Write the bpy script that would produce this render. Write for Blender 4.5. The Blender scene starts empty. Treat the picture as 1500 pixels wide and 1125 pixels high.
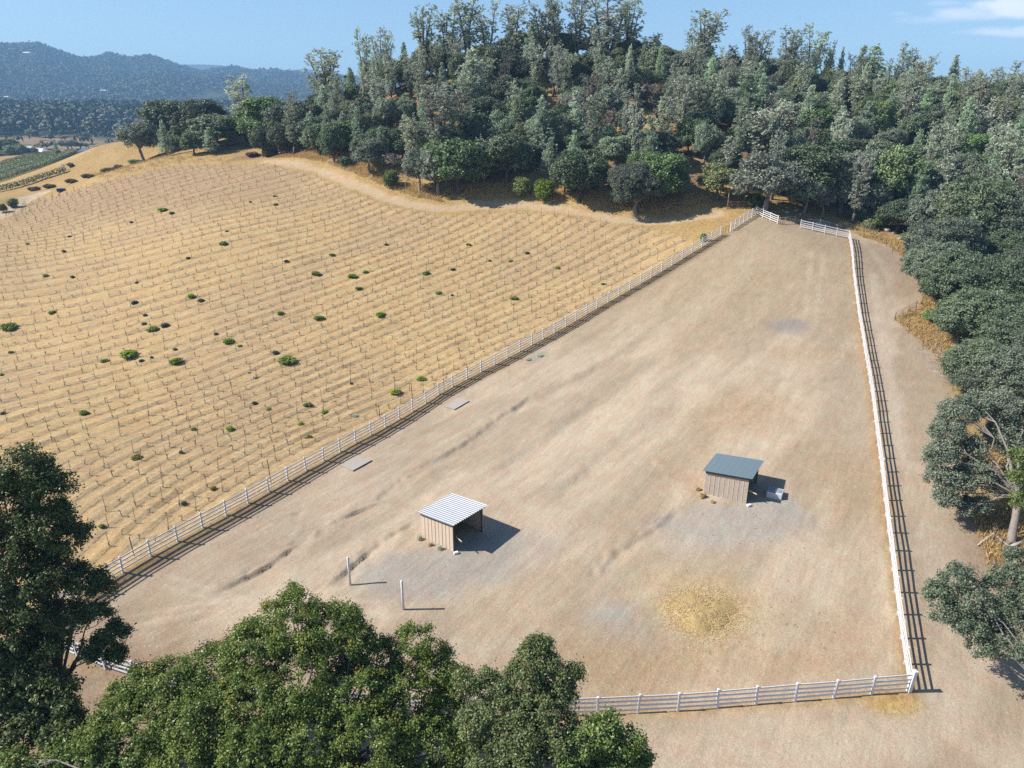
import bpy
import math, random
import numpy as np
F = 1040.0; PITCH = math.radians(20.5); CAMZ = 34.0
CP, SP = math.cos(PITCH), math.sin(PITCH)
def ray(px, py):
    u = -(py - 562.5) / F
    return np.array([(px - 750) / F, CP + u * SP, -SP + u * CP])
def at_y(px, py, Y):
    d = ray(px, py); d = d * (Y / d[1]); return (d[0], d[1], d[2] + CAMZ)
def at_z(px, py, Z):
    d = ray(px, py); d = d * ((Z - CAMZ) / d[2]); return (d[0], d[1], d[2] + CAMZ)
def project(P):
    x, y, z = P[0], P[1], P[2] - CAMZ
    dz = y * CP - z * SP; u = y * SP + z * CP
    return 750 + F * x / dz, 562.5 - F * u / dz
# ---------------------------------------------------------------- terrain
_c = []
for px, py, Z in [(217,823,.6),(301,777,.6),(529,649,.8),(605,606,1.0),(750,1125,-.2),(0,1125,0),(1500,1125,-.4),(240,1005,.2),(830,1045,-.2),
                  (0,640,1.0),(100,700,.8),(250,560,1.2),(150,900,.3),(1500,900,-.2),(400,700,.7),(1100,1000,-.1),(650,800,.7),(1000,850,.6)]:
    _c.append(at_z(px, py, Z))
for px, py, Y in [(727,537,89),(868,458,104),(930,423,110),(993,386,116),(1070,340,124),(1107,315,133),(1139,329,127),(1172,335,126),(1244,350,124),
                  (1249,384,112),(1254,427,104),(1259,471,96.5),(1266,504,90),(1276,575,75.6),(1289,675,62),(1304,809,48.5),(1329,1017,35),
                  (1395,470,98),(1350,400,111),(1480,795,50.5),(1500,600,72.5),(1330,385,116),(1250,325,136),(1290,338,130),
                  (1350,262,150),(1200,255,152),(1100,225,160),(1020,265,146),(945,165,178),(850,145,190),(960,190,168),(1440,195,166),(1500,330,132),(1500,450,102),
                  (850,95,205),(700,105,205),(600,130,200),(520,170,198),(1000,100,205),(1100,125,205),(1200,135,205),(1300,150,200),(1400,162,190),(1500,175,180),
                  (400,237,185),(470,248,176),(520,268,165),(560,285,157),(641,303,149),(720,297,149),(800,303,145),(870,313,140),(950,322,136),(1030,308,137),
                  (0,503,107),(0,420,130),(0,354,155),(100,337,163),(0,290,190),(130,263,195),(250,240,197),(330,237,193),
                  (300,350,139),(450,350,137),(600,400,121),(300,450,112),(450,500,99),
                  (200,240,225),(150,213,250),(60,275,222),(0,330,172),(40,300,190),(20,262,260),(110,222,390),(0,245,330),(0,225,420),
                  (330,205,226),(440,218,199),(420,185,240)]:
    _c.append(at_y(px, py, Y))
for X, Y, Z in [(0,0,-33.5),(-60,20,-33.3),(60,20,-33.5),(0,-60,-35),(-90,-60,-34),(90,-60,-34),(10,285,4),(90,295,8),(180,270,6),(-70,300,-12),
                (300,200,10),(260,100,-8),(190,60,-24),(130,70,-27),(110,0,-32),(-120,60,-31.5),(-180,100,-31),(-260,60,-34),(-250,180,-30),(-200,-50,-36),
                (-150,480,-31),(-380,480,-33),(-330,300,-30),(-420,560,-33),(60,420,-22),(250,400,-15),(420,300,-10),(420,100,-20),(0,560,-30),(300,560,-28),(300,-50,-30),(-420,200,-35)]:
    _c.append((X, Y, Z + CAMZ))
_c = np.array(_c)
_S = 100.0
def _tps(r2):
    return 0.5 * r2 * np.log(r2 + 1e-9)
def _fit(c, lam=2e-3):
    n = len(c); P = c[:, :2] / _S
    K = _tps(((P[:, None] - P[None]) ** 2).sum(-1)) + lam * np.eye(n)
    A = np.zeros((n + 3, n + 3)); A[:n, :n] = K; A[:n, n] = 1; A[:n, n+1:] = P; A[n, :n] = 1; A[n+1:, :n] = P.T
    return np.linalg.solve(A, np.concatenate([c[:, 2], np.zeros(3)]))
_w = _fit(_c)
def h_near(X, Y):
    X = np.asarray(X, float); Y = np.asarray(Y, float)
    sh = X.shape; x = X.ravel() / _S; y = Y.ravel() / _S
    out = _w[-3] + _w[-2] * x + _w[-1] * y
    for i in range(len(_c)):
        out = out + _w[i] * _tps((x - _c[i, 0] / _S) ** 2 + (y - _c[i, 1] / _S) ** 2)
    return out.reshape(sh)
def smooth(a, b, x):
    t = np.clip((x - a) / (b - a), 0, 1); return t * t * (3 - 2 * t)
# value noise on a lattice (numpy)
_rng = np.random.RandomState(7); _lat = _rng.rand(256, 256)
def vnoise(X, Y, s, oct=3, seed=0):
    out = 0; amp = 1; tot = 0
    for o in range(oct):
        x = np.asarray(X) / s + 17.3 * (seed + 1) + o * 5.1; y = np.asarray(Y) / s + 31.7 * (seed + 1) + o * 9.7
        xi = np.floor(x).astype(int); yi = np.floor(y).astype(int); fx = x - xi; fy = y - yi
        fx = fx * fx * (3 - 2 * fx); fy = fy * fy * (3 - 2 * fy)
        a = _lat[xi % 256, yi % 256]; b = _lat[(xi + 1) % 256, yi % 256]; c = _lat[xi % 256, (yi + 1) % 256]; d = _lat[(xi + 1) % 256, (yi + 1) % 256]
        out = out + amp * ((a * (1 - fx) + b * fx) * (1 - fy) + (c * (1 - fx) + d * fx) * fy); tot += amp; amp *= .5; s = s / 2
    return out / tot - .5
def h_far(X, Y):
    a = np.where(Y > 1, X / np.maximum(Y, 1), 0); r = np.hypot(X, Y)
    ap = [(p - 750) / F / (CP) for p in (-400,-150,0,38,67,107,125,160,181,208,230,247,270,297,333,358,400,423,447,600,900,1500)]
    yp = [75,74,69.6,66,72,80.5,80.5,76.5,84,93,92,86.7,93,89,100,107,100.5,107,104,116,122,125]
    th = np.array([-(PITCH - math.atan((562.5 - y) / F)) for y in yp])
    e = np.tan(np.interp(a, ap, th) - math.radians(.32) - smooth(-.15, .05, a) * .075) * 3600 + CAMZ
    t = smooth(1500, 3600, r)
    z = 2 + smooth(600, 1500, r) * 46 + (e - 48) * t ** 1.5
    z = z + vnoise(X, Y, 420, 4, 3) * 90 * smooth(1400, 2600, r) * (1 - .85 * smooth(2900, 3500, r)) + vnoise(X, Y, 160, 3, 5) * 14 * smooth(700, 1300, r)
    z = np.where(r > 3600, z - (r - 3600) * .12, z)
    ridge = smooth(4800, 5600, r) * (1 - smooth(5800, 7500, r)) * (1 - smooth(-.25, .0, a))
    z = np.maximum(z, ridge * (np.tan(math.radians(3.75)) * 5600) + vnoise(X, Y, 700, 3, 9) * 120 * ridge - 40 * (1 - ridge))
    return z
def smoothmin(a, b): return np.minimum(a, b)
def h_base(X, Y):
    X = np.asarray(X, float); Y = np.asarray(Y, float); r = np.hypot(X, Y); w = smooth(430, 640, r); out = np.zeros(X.shape)
    m = w < 1
    if m.any(): out[m] += h_near(np.clip(X[m], -480, 480), np.clip(Y[m], -120, 620)) * (1 - w[m])
    m = w > 0
    if m.any(): out[m] += h_far(X[m], Y[m]) * w[m]
    return out
def hit(px, py, y0=20.0, y1=600.0, hf=None):
    hf = hf or h_base
    d = ray(px, py); d = d / d[1]
    Ys = np.linspace(y0, y1, 600); z = d[2] * Ys + CAMZ - hf(d[0] * Ys, Ys)
    i = np.argmax(z <= 0)
    if not (z <= 0).any(): i = len(Ys) - 1
    lo, hi = Ys[max(i - 1, 0)], Ys[i]
    for _ in range(25):
        m = (lo + hi) / 2
        if d[2] * m + CAMZ - hf(np.array([d[0] * m]), np.array([m]))[0] > 0: lo = m
        else: hi = m
    return np.array([d[0] * hi, hi, d[2] * hi + CAMZ])
# ---------------------------------------------------------------- layout read off the terrain
def seg_dist(X, Y, pts, closed=False):
    """unsigned distance and side (positive = right of the direction of travel)"""
    best = np.full(X.shape, 1e9); side = np.zeros(X.shape); n = len(pts)
    for i in range(n if closed else n - 1):
        a = pts[i]; b = pts[(i + 1) % n]; dx, dy = b[0] - a[0], b[1] - a[1]; L2 = dx * dx + dy * dy + 1e-9
        t = np.clip(((X - a[0]) * dx + (Y - a[1]) * dy) / L2, 0, 1)
        ex = X - a[0] - t * dx; ey = Y - a[1] - t * dy; d = np.hypot(ex, ey)
        s = dy * ex - dx * ey
        m = d < best; best = np.where(m, d, best); side = np.where(m, np.sign(s), side)
    return best, side
def inside(X, Y, poly):
    c = np.zeros(X.shape, bool); n = len(poly)
    for i in range(n):
        x1, y1 = poly[i][:2]; x2, y2 = poly[(i + 1) % n][:2]
        if y1 == y2: continue
        k = ((y1 > Y) != (y2 > Y)) & (X < (x2 - x1) * (Y - y1) / (y2 - y1) + x1)
        c ^= k
    return c
def poly_mask(X, Y, poly, soft=0.6, wob=0.0, seed=0):
    d, _ = seg_dist(X, Y, poly, True); d = np.where(inside(X, Y, poly), d, -d)
    if wob: d = d + vnoise(X, Y, 3.0, 3, seed) * 2 * wob
    return smooth(-soft, soft, d)
def hits(l): return [tuple(hit(*p)[:2]) for p in l]
LEFT_F = hits([(45,932),(130,876),(217,823),(261,799),(301,777),(380,733),(454,691),(529,649),(605,606),(650,577),(727,537),(868,458),(930,423),(993,386),(1055,348)])
LEFT_F2 = hits([(1070,339),(1090,325),(1107,314)])
TOP_L = hits([(1107,314),(1139,328)])
TOP_R = hits([(1172,334),(1206,342),(1243,350)])
RIGHT_F = hits([(1243,350),(1249,400),(1254,440),(1262,490),(1270,540),(1280,610),(1290,690),(1300,780),(1311,870),(1321,945),(1331,1013)])
BOTTOM_F = hits([(1331,1013),(1222,1023),(1113,1032),(1004,1041),(835,1049),(640,1050),(420,1035),(240,1008),(130,972),(45,932)])
PADDOCK = LEFT_F + LEFT_F2 + TOP_L[1:] + TOP_R + RIGHT_F[1:] + BOTTOM_F[1:-1]
FOREST_EDGE = hits([(1228,327),(1262,347),(1300,360),(1335,385),(1356,405),(1350,435),(1340,455),(1310,468),(1338,490),(1368,520),(1392,560),(1400,600),(1408,650),(1420,720),(1432,790),(1450,835),(1500,850)])
DRIVE = hits([(1139,328),(1150,322),(1165,322)]) + FOREST_EDGE + [(60, 44), (64, 10), (-60, 8), (-70, 30)] + LEFT_F[:1] + list(reversed(BOTTOM_F[:-1])) + list(reversed(RIGHT_F[:-1])) + list(reversed(TOP_R[:-1]))
ROAD = hits([(385,236),(425,238),(470,250),(520,270),(560,287),(600,299),(641,305),(700,300),(760,299),(820,305),(880,316),(940,323),(1000,321),(1050,312)])
ROAD_W = [(-185, 172)] + hits([(0,318),(35,293),(62,283)])
VINEYARD = [(-150, 175)] + hits([(0,318),(42,296),(90,284),(140,271),(250,244),(330,241),(400,243),(470,260),(520,283),(560,300),(640,316),(700,312),(800,313),(870,323),(940,334),(1000,348),(1012,358),(960,392),(900,427),(720,528),(600,594),(500,650),(300,762),(150,845),(60,893)]) + [(-62, 44), (-120, 60), (-150, 100)]
ROW_LINES = [[(0,354.4),(100,336.8),(167,319.3),(250,295)],[(0,371),(83.6,357.7),(167,338.5),(250,320)],[(16.7,342.7),(123.7,320),(240.6,280.8)],[(0,449.3),(138.7,431.2),(195.5,417),(250,397)],
[(0,504.3),(100,487.6),(200.5,466.7)],[(0,546.9),(83.6,528.5),(188.8,504.3)],[(0,569.5),(80,547.7),(143.7,531.9)],[(0,633),(93.6,598.7),(183.8,567)],[(83.6,643.8),(167,610.4),(250,583.7)],
[(203,643.5),(267,616.8),(317,595)],[(200,713.7),(283.6,676),(325.3,656.9),(383.8,627.6),(447.3,598.4)],[(220,737),(308.6,691),(348.7,667.7),(388.8,647.7),(440,624)],
[(450,434.3),(520.2,413.4)],[(450,470.2),(533.6,440),(617,414.2)],[(533.6,532),(603.7,500.3),(633.8,491)],[(600.4,486.9),(653.9,464.3),(700,444.3)],[(450,530.3),(530.2,500.3),(608.8,471.9),(684,438.4)],
[(466.7,582),(550,543.7)],[(680,452),(708.4,439.6),(743.5,423.7),(797,398.6)],[(680,370.2),(746.8,335),(777,320)],[(680,412),(736.8,387)],[(680,350),(750,310)],[(880,362),(935,333.5)],
[(300,307),(371.9,286.9),(475.5,261.8)],[(300,278.5),(376.9,258.5),(430.3,244.3)],[(305,371.3),(380,351),(442,334.5),(490.5,317),(540.6,306)]]
# vine rows: level lines of a smooth row number phi(X, Y)
_EXP = [(i, j) for i in range(5) for j in range(5 - i) if i + j > 0]
def _basis(X, Y):
    x = (np.asarray(X, float) + 40) / 60; y = (np.asarray(Y, float) - 110) / 60
    return np.stack([x ** i * y ** j for i, j in _EXP], -1)
def _grad(X, Y):
    x = (np.asarray(X, float) + 40) / 60; y = (np.asarray(Y, float) - 110) / 60
    gx = np.stack([i * x ** max(i - 1, 0) * y ** j / 60 for i, j in _EXP], -1); gy = np.stack([j * x ** i * y ** max(j - 1, 0) / 60 for i, j in _EXP], -1)
    return gx, gy
def _fit_rows():
    rows = []; rhs = []; dirs = []
    for l in ROW_LINES:
        P = np.array(hits(l)); B = _basis(P[:, 0], P[:, 1]); B = B - B.mean(0)
        for b in B: rows.append(b * 3.0); rhs.append(0)
        for k in range(len(P) - 1):
            d = P[k + 1] - P[k]; d = d / np.hypot(*d); dirs.append(((P[k] + P[k + 1]) / 2, d))
    for m, d in dirs:
        gx, gy = _grad(m[0], m[1]); n = (-d[1], d[0])
        sp = 2.0 + 0.9 * smooth(20, 110, -m[0])
        rows.append((gx * n[0] + gy * n[1]) * 6); rhs.append(6 / sp)
        rows.append((gx * d[0] + gy * d[1]) * 14); rhs.append(0)
    for k in range(len(_EXP)):
        if sum(_EXP[k]) > 2:
            e = np.zeros(len(_EXP)); e[k] = .25; rows.append(e); rhs.append(0)
    return np.linalg.lstsq(np.array(rows), np.array(rhs), rcond=None)[0]
_rowc = _fit_rows()
def phi(X, Y): return _basis(X, Y) @ _rowc
# relief of the paddock: eroded banks (A, width, recovery length)
BANKS = [(hits(l), A, w, L) for l, A, w, L in [
    ([(308,869),(345,851),(385,832),(425,803),(470,776),(525,746),(556,734)], .34, .22, 1.6),
    ([(478,858),(505,835),(520,820),(545,800),(580,779),(608,762)], .30, .22, 1.5),
    ([(432,802),(437,765),(436,735)], .06, .3, 1.5),
    ([(862,850),(895,815),(930,790),(975,760),(989,740)], .15, .25, 1.5),
    ([(517,738),(547,730),(633,675),(673,652),(733,608),(790,570)], .2, .5, 4),
    ([(667,655),(747,595),(867,535),(930,500)], .20, 1.5, 6),
    ([(690,700),(747,665),(800,628),(883,562),(967,515)], .22, 1.9, 6),
    ([(777,725),(817,698),(870,655),(933,612),(993,562)], .22, 2.0, 7),
    ([(900,740),(950,700),(1000,650)], .10, 1.4, 5),
    ([(960,668),(990,700),(1000,730)], .12, .5, 2)]]
HAY = hit(1030, 897)[:2]
def detail(X, Y, near_only=True):
    X = np.asarray(X, float); Y = np.asarray(Y, float); z = np.zeros(X.shape)
    sel = (X > -160) & (X < 90) & (Y > 5) & (Y < 215)
    if not sel.any(): return z
    x = X[sel]; y = Y[sel]; d = np.zeros(x.shape)
    pad = poly_mask(x, y, PADDOCK, .8)
    vin = poly_mask(x, y, VINEYARD, .8)
    f = phi(x, y); e = np.abs(f - np.round(f)); k = np.round(f)
    amp = .08 + .14 * np.clip(vnoise(x * .25 + k * 9.1, y * .25 + k * 3.3, 4, 3, 11) + .15, 0, .5) * 2
    d += vin * amp * np.exp(-(e / .15) ** 2) * .55
    u = f - np.floor(f); tn = np.clip(vnoise(x, y, 7, 3, 17) + .18, 0, 1) * 1.5
    d += vin * (.07 + .24 * tn) * (smooth(0, .16, u) * (1 - u)) * (.6 + .8 * np.abs(np.sin(k * 2.1)))
    d += vin * vnoise(x, y, 1.6, 2, 2) * .12
    for pts, A, w, L in BANKS:
        q, s = seg_dist(x, y, pts)
        a0, a1 = pts[0], pts[-1]
        Ltot = math.hypot(a1[0] - a0[0], a1[1] - a0[1])
        t = ((x - a0[0]) * (a1[0] - a0[0]) + (y - a0[1]) * (a1[1] - a0[1])) / Ltot ** 2
        end = smooth(-.02, .12, t) * smooth(1.02, .88, t) if False else smooth(-.02, .12, t) * (1 - smooth(.88, 1.02, t))
        q = q + vnoise(x, y, 2.0, 3, 6) * 1.1 * min(1, w)
        d += pad * end * np.exp(-(q / .5) ** 2) * vnoise(x, y, .8, 2, 16) * .35 * (w < 1)
        d += -A * pad * end * np.where(s > 0, smooth(0, w, q) * np.exp(-np.maximum(q - w, 0) / L), 0) * (np.clip(.55 + 3.2 * vnoise(x, y, 3.5, 3, 4), 0, 1.6) if w < 1 else 1 + vnoise(x, y, 12, 2, 4))
    d += pad * (vnoise(x, y, 6, 3, 1) * .16 + vnoise(x, y, 1.1, 2, 8) * .03)
    q, s = seg_dist(x, y, LEFT_F)                       # the left fence stands on the lip of a low bank
    d += .38 * np.exp(-((q * np.where(s > 0, 1.0, .5)) / .9) ** 2)
    qr, _ = seg_dist(x, y, ROAD); d += -.25 * np.exp(-(qr / 2.2) ** 2)
    z[sel] = d
    return z
def h_full(X, Y): return h_base(X, Y) + detail(X, Y)
def gz(x, y): return float(h_full(np.array([x]), np.array([y]))[0])
def gp(px, py):
    P = hit(px, py); return np.array([P[0], P[1], gz(P[0], P[1])])
# ---------------------------------------------------------------- scene helpers
scene = bpy.context.scene; COL = scene.collection
def mesh_from(name, V, Fc, mat=None, smoothed=False):
    me = bpy.data.meshes.new(name)
    V = np.asarray(V, np.float32)
    if isinstance(Fc, np.ndarray):
        n, k = Fc.shape
        me.vertices.add(len(V)); me.vertices.foreach_set('co', V.ravel())
        me.loops.add(n * k); me.loops.foreach_set('vertex_index', Fc.ravel().astype(np.int32))
        me.polygons.add(n); me.polygons.foreach_set('loop_start', np.arange(0, n * k, k, dtype=np.int32)); me.polygons.foreach_set('loop_total', np.full(n, k, np.int32))
        me.update(calc_edges=True)
    else:
        me.from_pydata([tuple(map(float, v)) for v in V], [], [tuple(int(i) for i in f) for f in Fc]); me.update()
    if mat: me.materials.append(mat)
    if smoothed: me.polygons.foreach_set('use_smooth', np.ones(len(me.polygons), bool))
    return me
def put(name, me, parent=None, loc=(0, 0, 0), rz=0.0, sc=None):
    o = bpy.data.objects.new(name, me); COL.objects.link(o)
    o.location = loc; o.rotation_euler = (0, 0, rz)
    if sc is not None: o.scale = (sc, sc, sc) if np.isscalar(sc) else sc
    if parent: o.parent = parent
    return o
def tag(o, label, cat, group=None, kind=None):
    if label: o['label'] = label
    if cat: o['category'] = cat
    if group: o['group'] = group
    if kind: o['kind'] = kind
    return o
def thing(name, label, cat, loc=(0, 0, 0), rz=0.0, group=None):
    o = bpy.data.objects.new(name, None); COL.objects.link(o); o.empty_display_size = .3
    o.location = loc; o.rotation_euler = (0, 0, rz)
    return tag(o, label, cat, group)
class MB:
    def __init__(s): s.v = []; s.f = []
    def box(s, c, size, R=None):
        b = len(s.v); hx, hy, hz = size[0] / 2, size[1] / 2, size[2] / 2
        for x, y, z in [(-1,-1,-1),(1,-1,-1),(1,1,-1),(-1,1,-1),(-1,-1,1),(1,-1,1),(1,1,1),(-1,1,1)]:
            p = np.array([x * hx, y * hy, z * hz]); p = R @ p if R is not None else p
            s.v.append(p + np.asarray(c, float))
        for f in [(0,3,2,1),(4,5,6,7),(0,1,5,4),(1,2,6,5),(2,3,7,6),(3,0,4,7)]: s.f.append(tuple(i + b for i in f))
        return s
    def bar(s, a, b, w, h):
        """box along a-b, w sideways, h up"""
        a = np.asarray(a, float); b = np.asarray(b, float); d = b - a; L = np.linalg.norm(d); d /= L
        r = np.cross(d, (0, 0, 1)); r = r / (np.linalg.norm(r) + 1e-9) if np.linalg.norm(r) > 1e-6 else np.array([1., 0, 0]); u = np.cross(r, d)
        return s.box((a + b) / 2, (w, L, h), np.stack([r, d, u], 1))
    def tube(s, pts, rad, n=6, cap=True):
        pts = [np.asarray(p, float) for p in pts]; b0 = len(s.v); m = len(pts)
        rad = rad if hasattr(rad, '__len__') else [rad] * m
        ref = np.array([.31, .77, .21])
        for i, p in enumerate(pts):
            d = pts[min(i + 1, m - 1)] - pts[max(i - 1, 0)]; d = d / (np.linalg.norm(d) + 1e-9)
            a = np.cross(d, ref); a = a / (np.linalg.norm(a) + 1e-9); c = np.cross(d, a)
            for k in range(n):
                t = 2 * math.pi * k / n; s.v.append(p + rad[i] * (math.cos(t) * a + math.sin(t) * c))
        for i in range(m - 1):
            for k in range(n):
                k2 = (k + 1) % n; s.f.append((b0 + i * n + k, b0 + i * n + k2, b0 + (i + 1) * n + k2, b0 + (i + 1) * n + k))
        if cap:
            s.f.append(tuple(b0 + k for k in reversed(range(n)))); s.f.append(tuple(b0 + (m - 1) * n + k for k in range(n)))
        return s
    def mesh(s, name, mat, smoothed=False): return mesh_from(name, s.v, s.f, mat, smoothed)
    def build(s, name, mat, parent=None, smoothed=False, **k): return put(name, s.mesh(name, mat, smoothed), parent, **k)
# ---------------------------------------------------------------- materials
class NT:
    def __init__(s, name):
        s.m = bpy.data.materials.new(name); s.m.use_nodes = True; s.t = s.m.node_tree; s.t.nodes.clear()
        s.out = s.n('ShaderNodeOutputMaterial'); s.p = s.n('ShaderNodeBsdfPrincipled'); s.l(s.p.outputs[0], s.out.inputs[0])
        s.p.inputs['Specular IOR Level'].default_value = .25; s.p.inputs['Roughness'].default_value = .8
    def n(s, t, **k):
        x = s.t.nodes.new(t)
        for a, b in k.items(): setattr(x, a, b)
        return x
    def l(s, a, b): s.t.links.new(a, b)
    def set(s, sock, v):
        if isinstance(v, bpy.types.NodeSocket): s.l(v, sock)
        else: sock.default_value = v
    def math(s, op, a, b=0.0, clamp=False):
        x = s.n('ShaderNodeMath', operation=op, use_clamp=clamp); s.set(x.inputs[0], a); s.set(x.inputs[1], b); return x.outputs[0]
    def pos(s): return s.n('ShaderNodeNewGeometry').outputs['Position']
    def obj(s): return s.n('ShaderNodeTexCoord').outputs['Object']
    def mapv(s, v, scale=(1, 1, 1), rot=(0, 0, 0)):
        x = s.n('ShaderNodeMapping'); s.l(v, x.inputs[0]); x.inputs['Scale'].default_value = scale; x.inputs['Rotation'].default_value = rot; return x.outputs[0]
    def along(s, v, ang, long, wide):
        x = s.n('ShaderNodeMapping', vector_type='TEXTURE'); s.l(v, x.inputs[0]); x.inputs['Rotation'].default_value = (0, 0, ang); x.inputs['Scale'].default_value = (long, wide, 1); return x.outputs[0]
    def noise(s, v, sc, det=3, rough=.55, dist=0):
        x = s.n('ShaderNodeTexNoise'); s.l(v, x.inputs['Vector']); x.inputs['Scale'].default_value = sc; x.inputs['Detail'].default_value = det
        x.inputs['Roughness'].default_value = rough; x.inputs['Distortion'].default_value = dist; return x.outputs[0]
    def ramp(s, f, a, b, ca=(0, 0, 0, 1), cb=(1, 1, 1, 1)):
        x = s.n('ShaderNodeValToRGB'); s.l(f, x.inputs[0]); e = x.color_ramp.elements; e[0].position = a; e[1].position = b; e[0].color = ca; e[1].color = cb; return x.outputs[0]
    def mix(s, f, a, b, mode='MIX'):
        x = s.n('ShaderNodeMix', data_type='RGBA', blend_type=mode); s.set(x.inputs[0], f); s.set(x.inputs[6], a); s.set(x.inputs[7], b); return x.outputs[2]
    def attr(s, name): return s.n('ShaderNodeAttribute', attribute_name=name)
    def bump(s, h, strength=.3, dist=.05):
        x = s.n('ShaderNodeBump'); s.l(h, x.inputs['Height']); x.inputs['Strength'].default_value = strength; x.inputs['Distance'].default_value = dist; s.l(x.outputs[0], s.p.inputs['Normal'])
    def col(s, v): s.set(s.p.inputs['Base Color'], v); return s
def rgb(r, g, b): return (r, g, b, 1.0)
def ground_material():
    t = NT('ground_surface'); P = t.pos()
    base = t.attr('zone_color').outputs['Color']; vin = t.attr('vine_zone').outputs['Fac']; ph = t.attr('row_phase').outputs['Fac']; grass = t.attr('grass_zone').outputs['Fac']; spk = t.attr('litter').outputs['Fac']
    n1 = t.noise(P, .35, 4); n2 = t.noise(P, 2.2, 4, .65); n3 = t.noise(P, 9, 3, .7)
    # vine rows: grey strip of bare earth and weeds under each row
    wob = t.math('MULTIPLY', t.math('SUBTRACT', t.noise(P, .9, 3, .7), .5), .30)
    fr = t.math('FRACT', t.math('ADD', t.math('ADD', ph, .5), wob))
    e = t.math('ABSOLUTE', t.math('SUBTRACT', fr, .5))
    strip = t.math('SUBTRACT', 1.0, t.ramp(e, .07, .19))
    rown = t.noise(t.mapv(P, (1, 1, 0)), .22, 3, .6)
    strip = t.math('MULTIPLY', t.math('MULTIPLY', strip, t.ramp(rown, .34, .54)), vin)
    rowid = t.math('FRACT', t.math('MULTIPLY', t.math('FLOOR', t.math('ADD', ph, .5)), .7313)); strip = t.math('MULTIPLY', strip, t.math('ADD', .60, t.math('MULTIPLY', rowid, .40)))
    strip = t.math('MULTIPLY', strip, t.math('ADD', .35, t.math('MULTIPLY', t.ramp(t.noise(P, 1.7, 4, .75), .34, .54), .65)))
    c = t.mix(t.math('MULTIPLY', strip, .9), base, t.mix(n2, rgb(.165,.135,.12), rgb(.33,.29,.265)))
    edge = t.math('MULTIPLY', t.math('MULTIPLY', t.ramp(t.math('ABSOLUTE', t.math('SUBTRACT', fr, .40)), .018, .05), -1.0), vin); edge = t.math('MULTIPLY', t.math('ADD', edge, vin), t.ramp(t.noise(t.mapv(P, (1, 1, 0)), .55, 3, .7), .45, .56))
    c = t.mix(t.math('MULTIPLY', edge, .9), c, rgb(.15,.11,.085))  # thin shadow line on the downslope edge of each row, painted dark
    # mower lines and straw tone between the rows
    fr2 = t.math('FRACT', t.math('MULTIPLY', t.math('ADD', ph, t.math('MULTIPLY', wob, .35)), 3.0))
    mow = t.math('MULTIPLY', t.math('MULTIPLY', t.ramp(t.math('ABSOLUTE', t.math('SUBTRACT', fr2, .5)), .05, .45), vin), .5)
    c = t.mix(mow, c, t.mix(n1, rgb(.55,.37,.16), rgb(.66,.50,.28)))
    dark = t.math('MULTIPLY', t.math('MULTIPLY', t.ramp(t.noise(P, 3.1, 3, .75), .60, .70), vin), .55)
    c = t.mix(dark, c, rgb(.17,.13,.10))
    # dry grass: blotches and stalk-scale grain
    gr = t.mix(t.ramp(n2, .35, .68), rgb(.68,.62,.55), rgb(1.18,1.2,1.22))
    c = t.mix(t.math('MULTIPLY', grass, .9), c, t.mix(1.0, c, gr, 'MULTIPLY'))
    gg = t.noise(t.mapv(P, (1, 1, .4), (0, 0, .6)), 5.5, 3, .7)
    c = t.mix(t.math('MULTIPLY', t.math('MULTIPLY', grass, t.ramp(gg, .52, .70)), .55), c, rgb(.30,.205,.105))
    # droppings, clods and litter specks
    v = t.n('ShaderNodeTexVoronoi'); t.l(P, v.inputs['Vector']); v.inputs['Scale'].default_value = 2.3; v.inputs['Randomness'].default_value = 1
    sp = t.math('MULTIPLY', t.math('SUBTRACT', 1.0, t.ramp(v.outputs['Distance'], .10, .22)), t.ramp(t.noise(P, 1.3, 3, .7), .50, .60))
    c = t.mix(t.math('MULTIPLY', sp, spk), c, rgb(.20,.135,.085))
    # pebbles, hoof scuffs and clods
    v2 = t.n('ShaderNodeTexVoronoi'); t.l(P, v2.inputs['Vector']); v2.inputs['Scale'].default_value = 3.6
    sp2 = t.math('MULTIPLY', t.math('SUBTRACT', 1.0, t.ramp(v2.outputs['Distance'], .10, .24)), t.ramp(t.noise(P, .5, 4, .75), .50, .62)); c = t.mix(t.math('MULTIPLY', sp2, .55), c, rgb(.30,.215,.15))
    v3 = t.n('ShaderNodeTexVoronoi'); t.l(t.mapv(P, (1.3, 1, 1), (0, 0, .5)), v3.inputs['Vector']); v3.inputs['Scale'].default_value = 2.7
    sp3 = t.math('MULTIPLY', t.math('SUBTRACT', 1.0, t.ramp(v3.outputs['Distance'], .12, .26)), t.ramp(t.noise(P, .8, 3, .7), .48, .58)); c = t.mix(t.math('MULTIPLY', sp3, .5), c, rgb(.66,.56,.45))
    # fine grain everywhere
    g = t.mix(t.ramp(n3, .25, .75), rgb(.76,.75,.74), rgb(1.22,1.22,1.22)); c = t.mix(1.0, c, g, 'MULTIPLY')
    g2 = t.mix(n1, rgb(.90,.885,.87), rgb(1.1,1.1,1.1)); c = t.mix(1.0, c, g2, 'MULTIPLY')
    st = t.math('ADD', t.math('MULTIPLY', t.noise(t.along(P, .95, 5, .8), .9, 4, .65), .55), t.math('MULTIPLY', t.noise(t.along(P, 1.05, 1.5, .2), .9, 3, .65), .45)); st = t.ramp(st, .30, .70)
    c = t.mix(1.0, c, t.mix(st, rgb(.83,.82,.81), rgb(1.15,1.15,1.15)), 'MULTIPLY')
    hue = t.noise(P, .62, 5, .7); c = t.mix(1.0, c, t.mix(t.ramp(hue, .38, .62), rgb(1.0,.93,.90), rgb(.98,1.02,1.0)), 'MULTIPLY')
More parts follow.
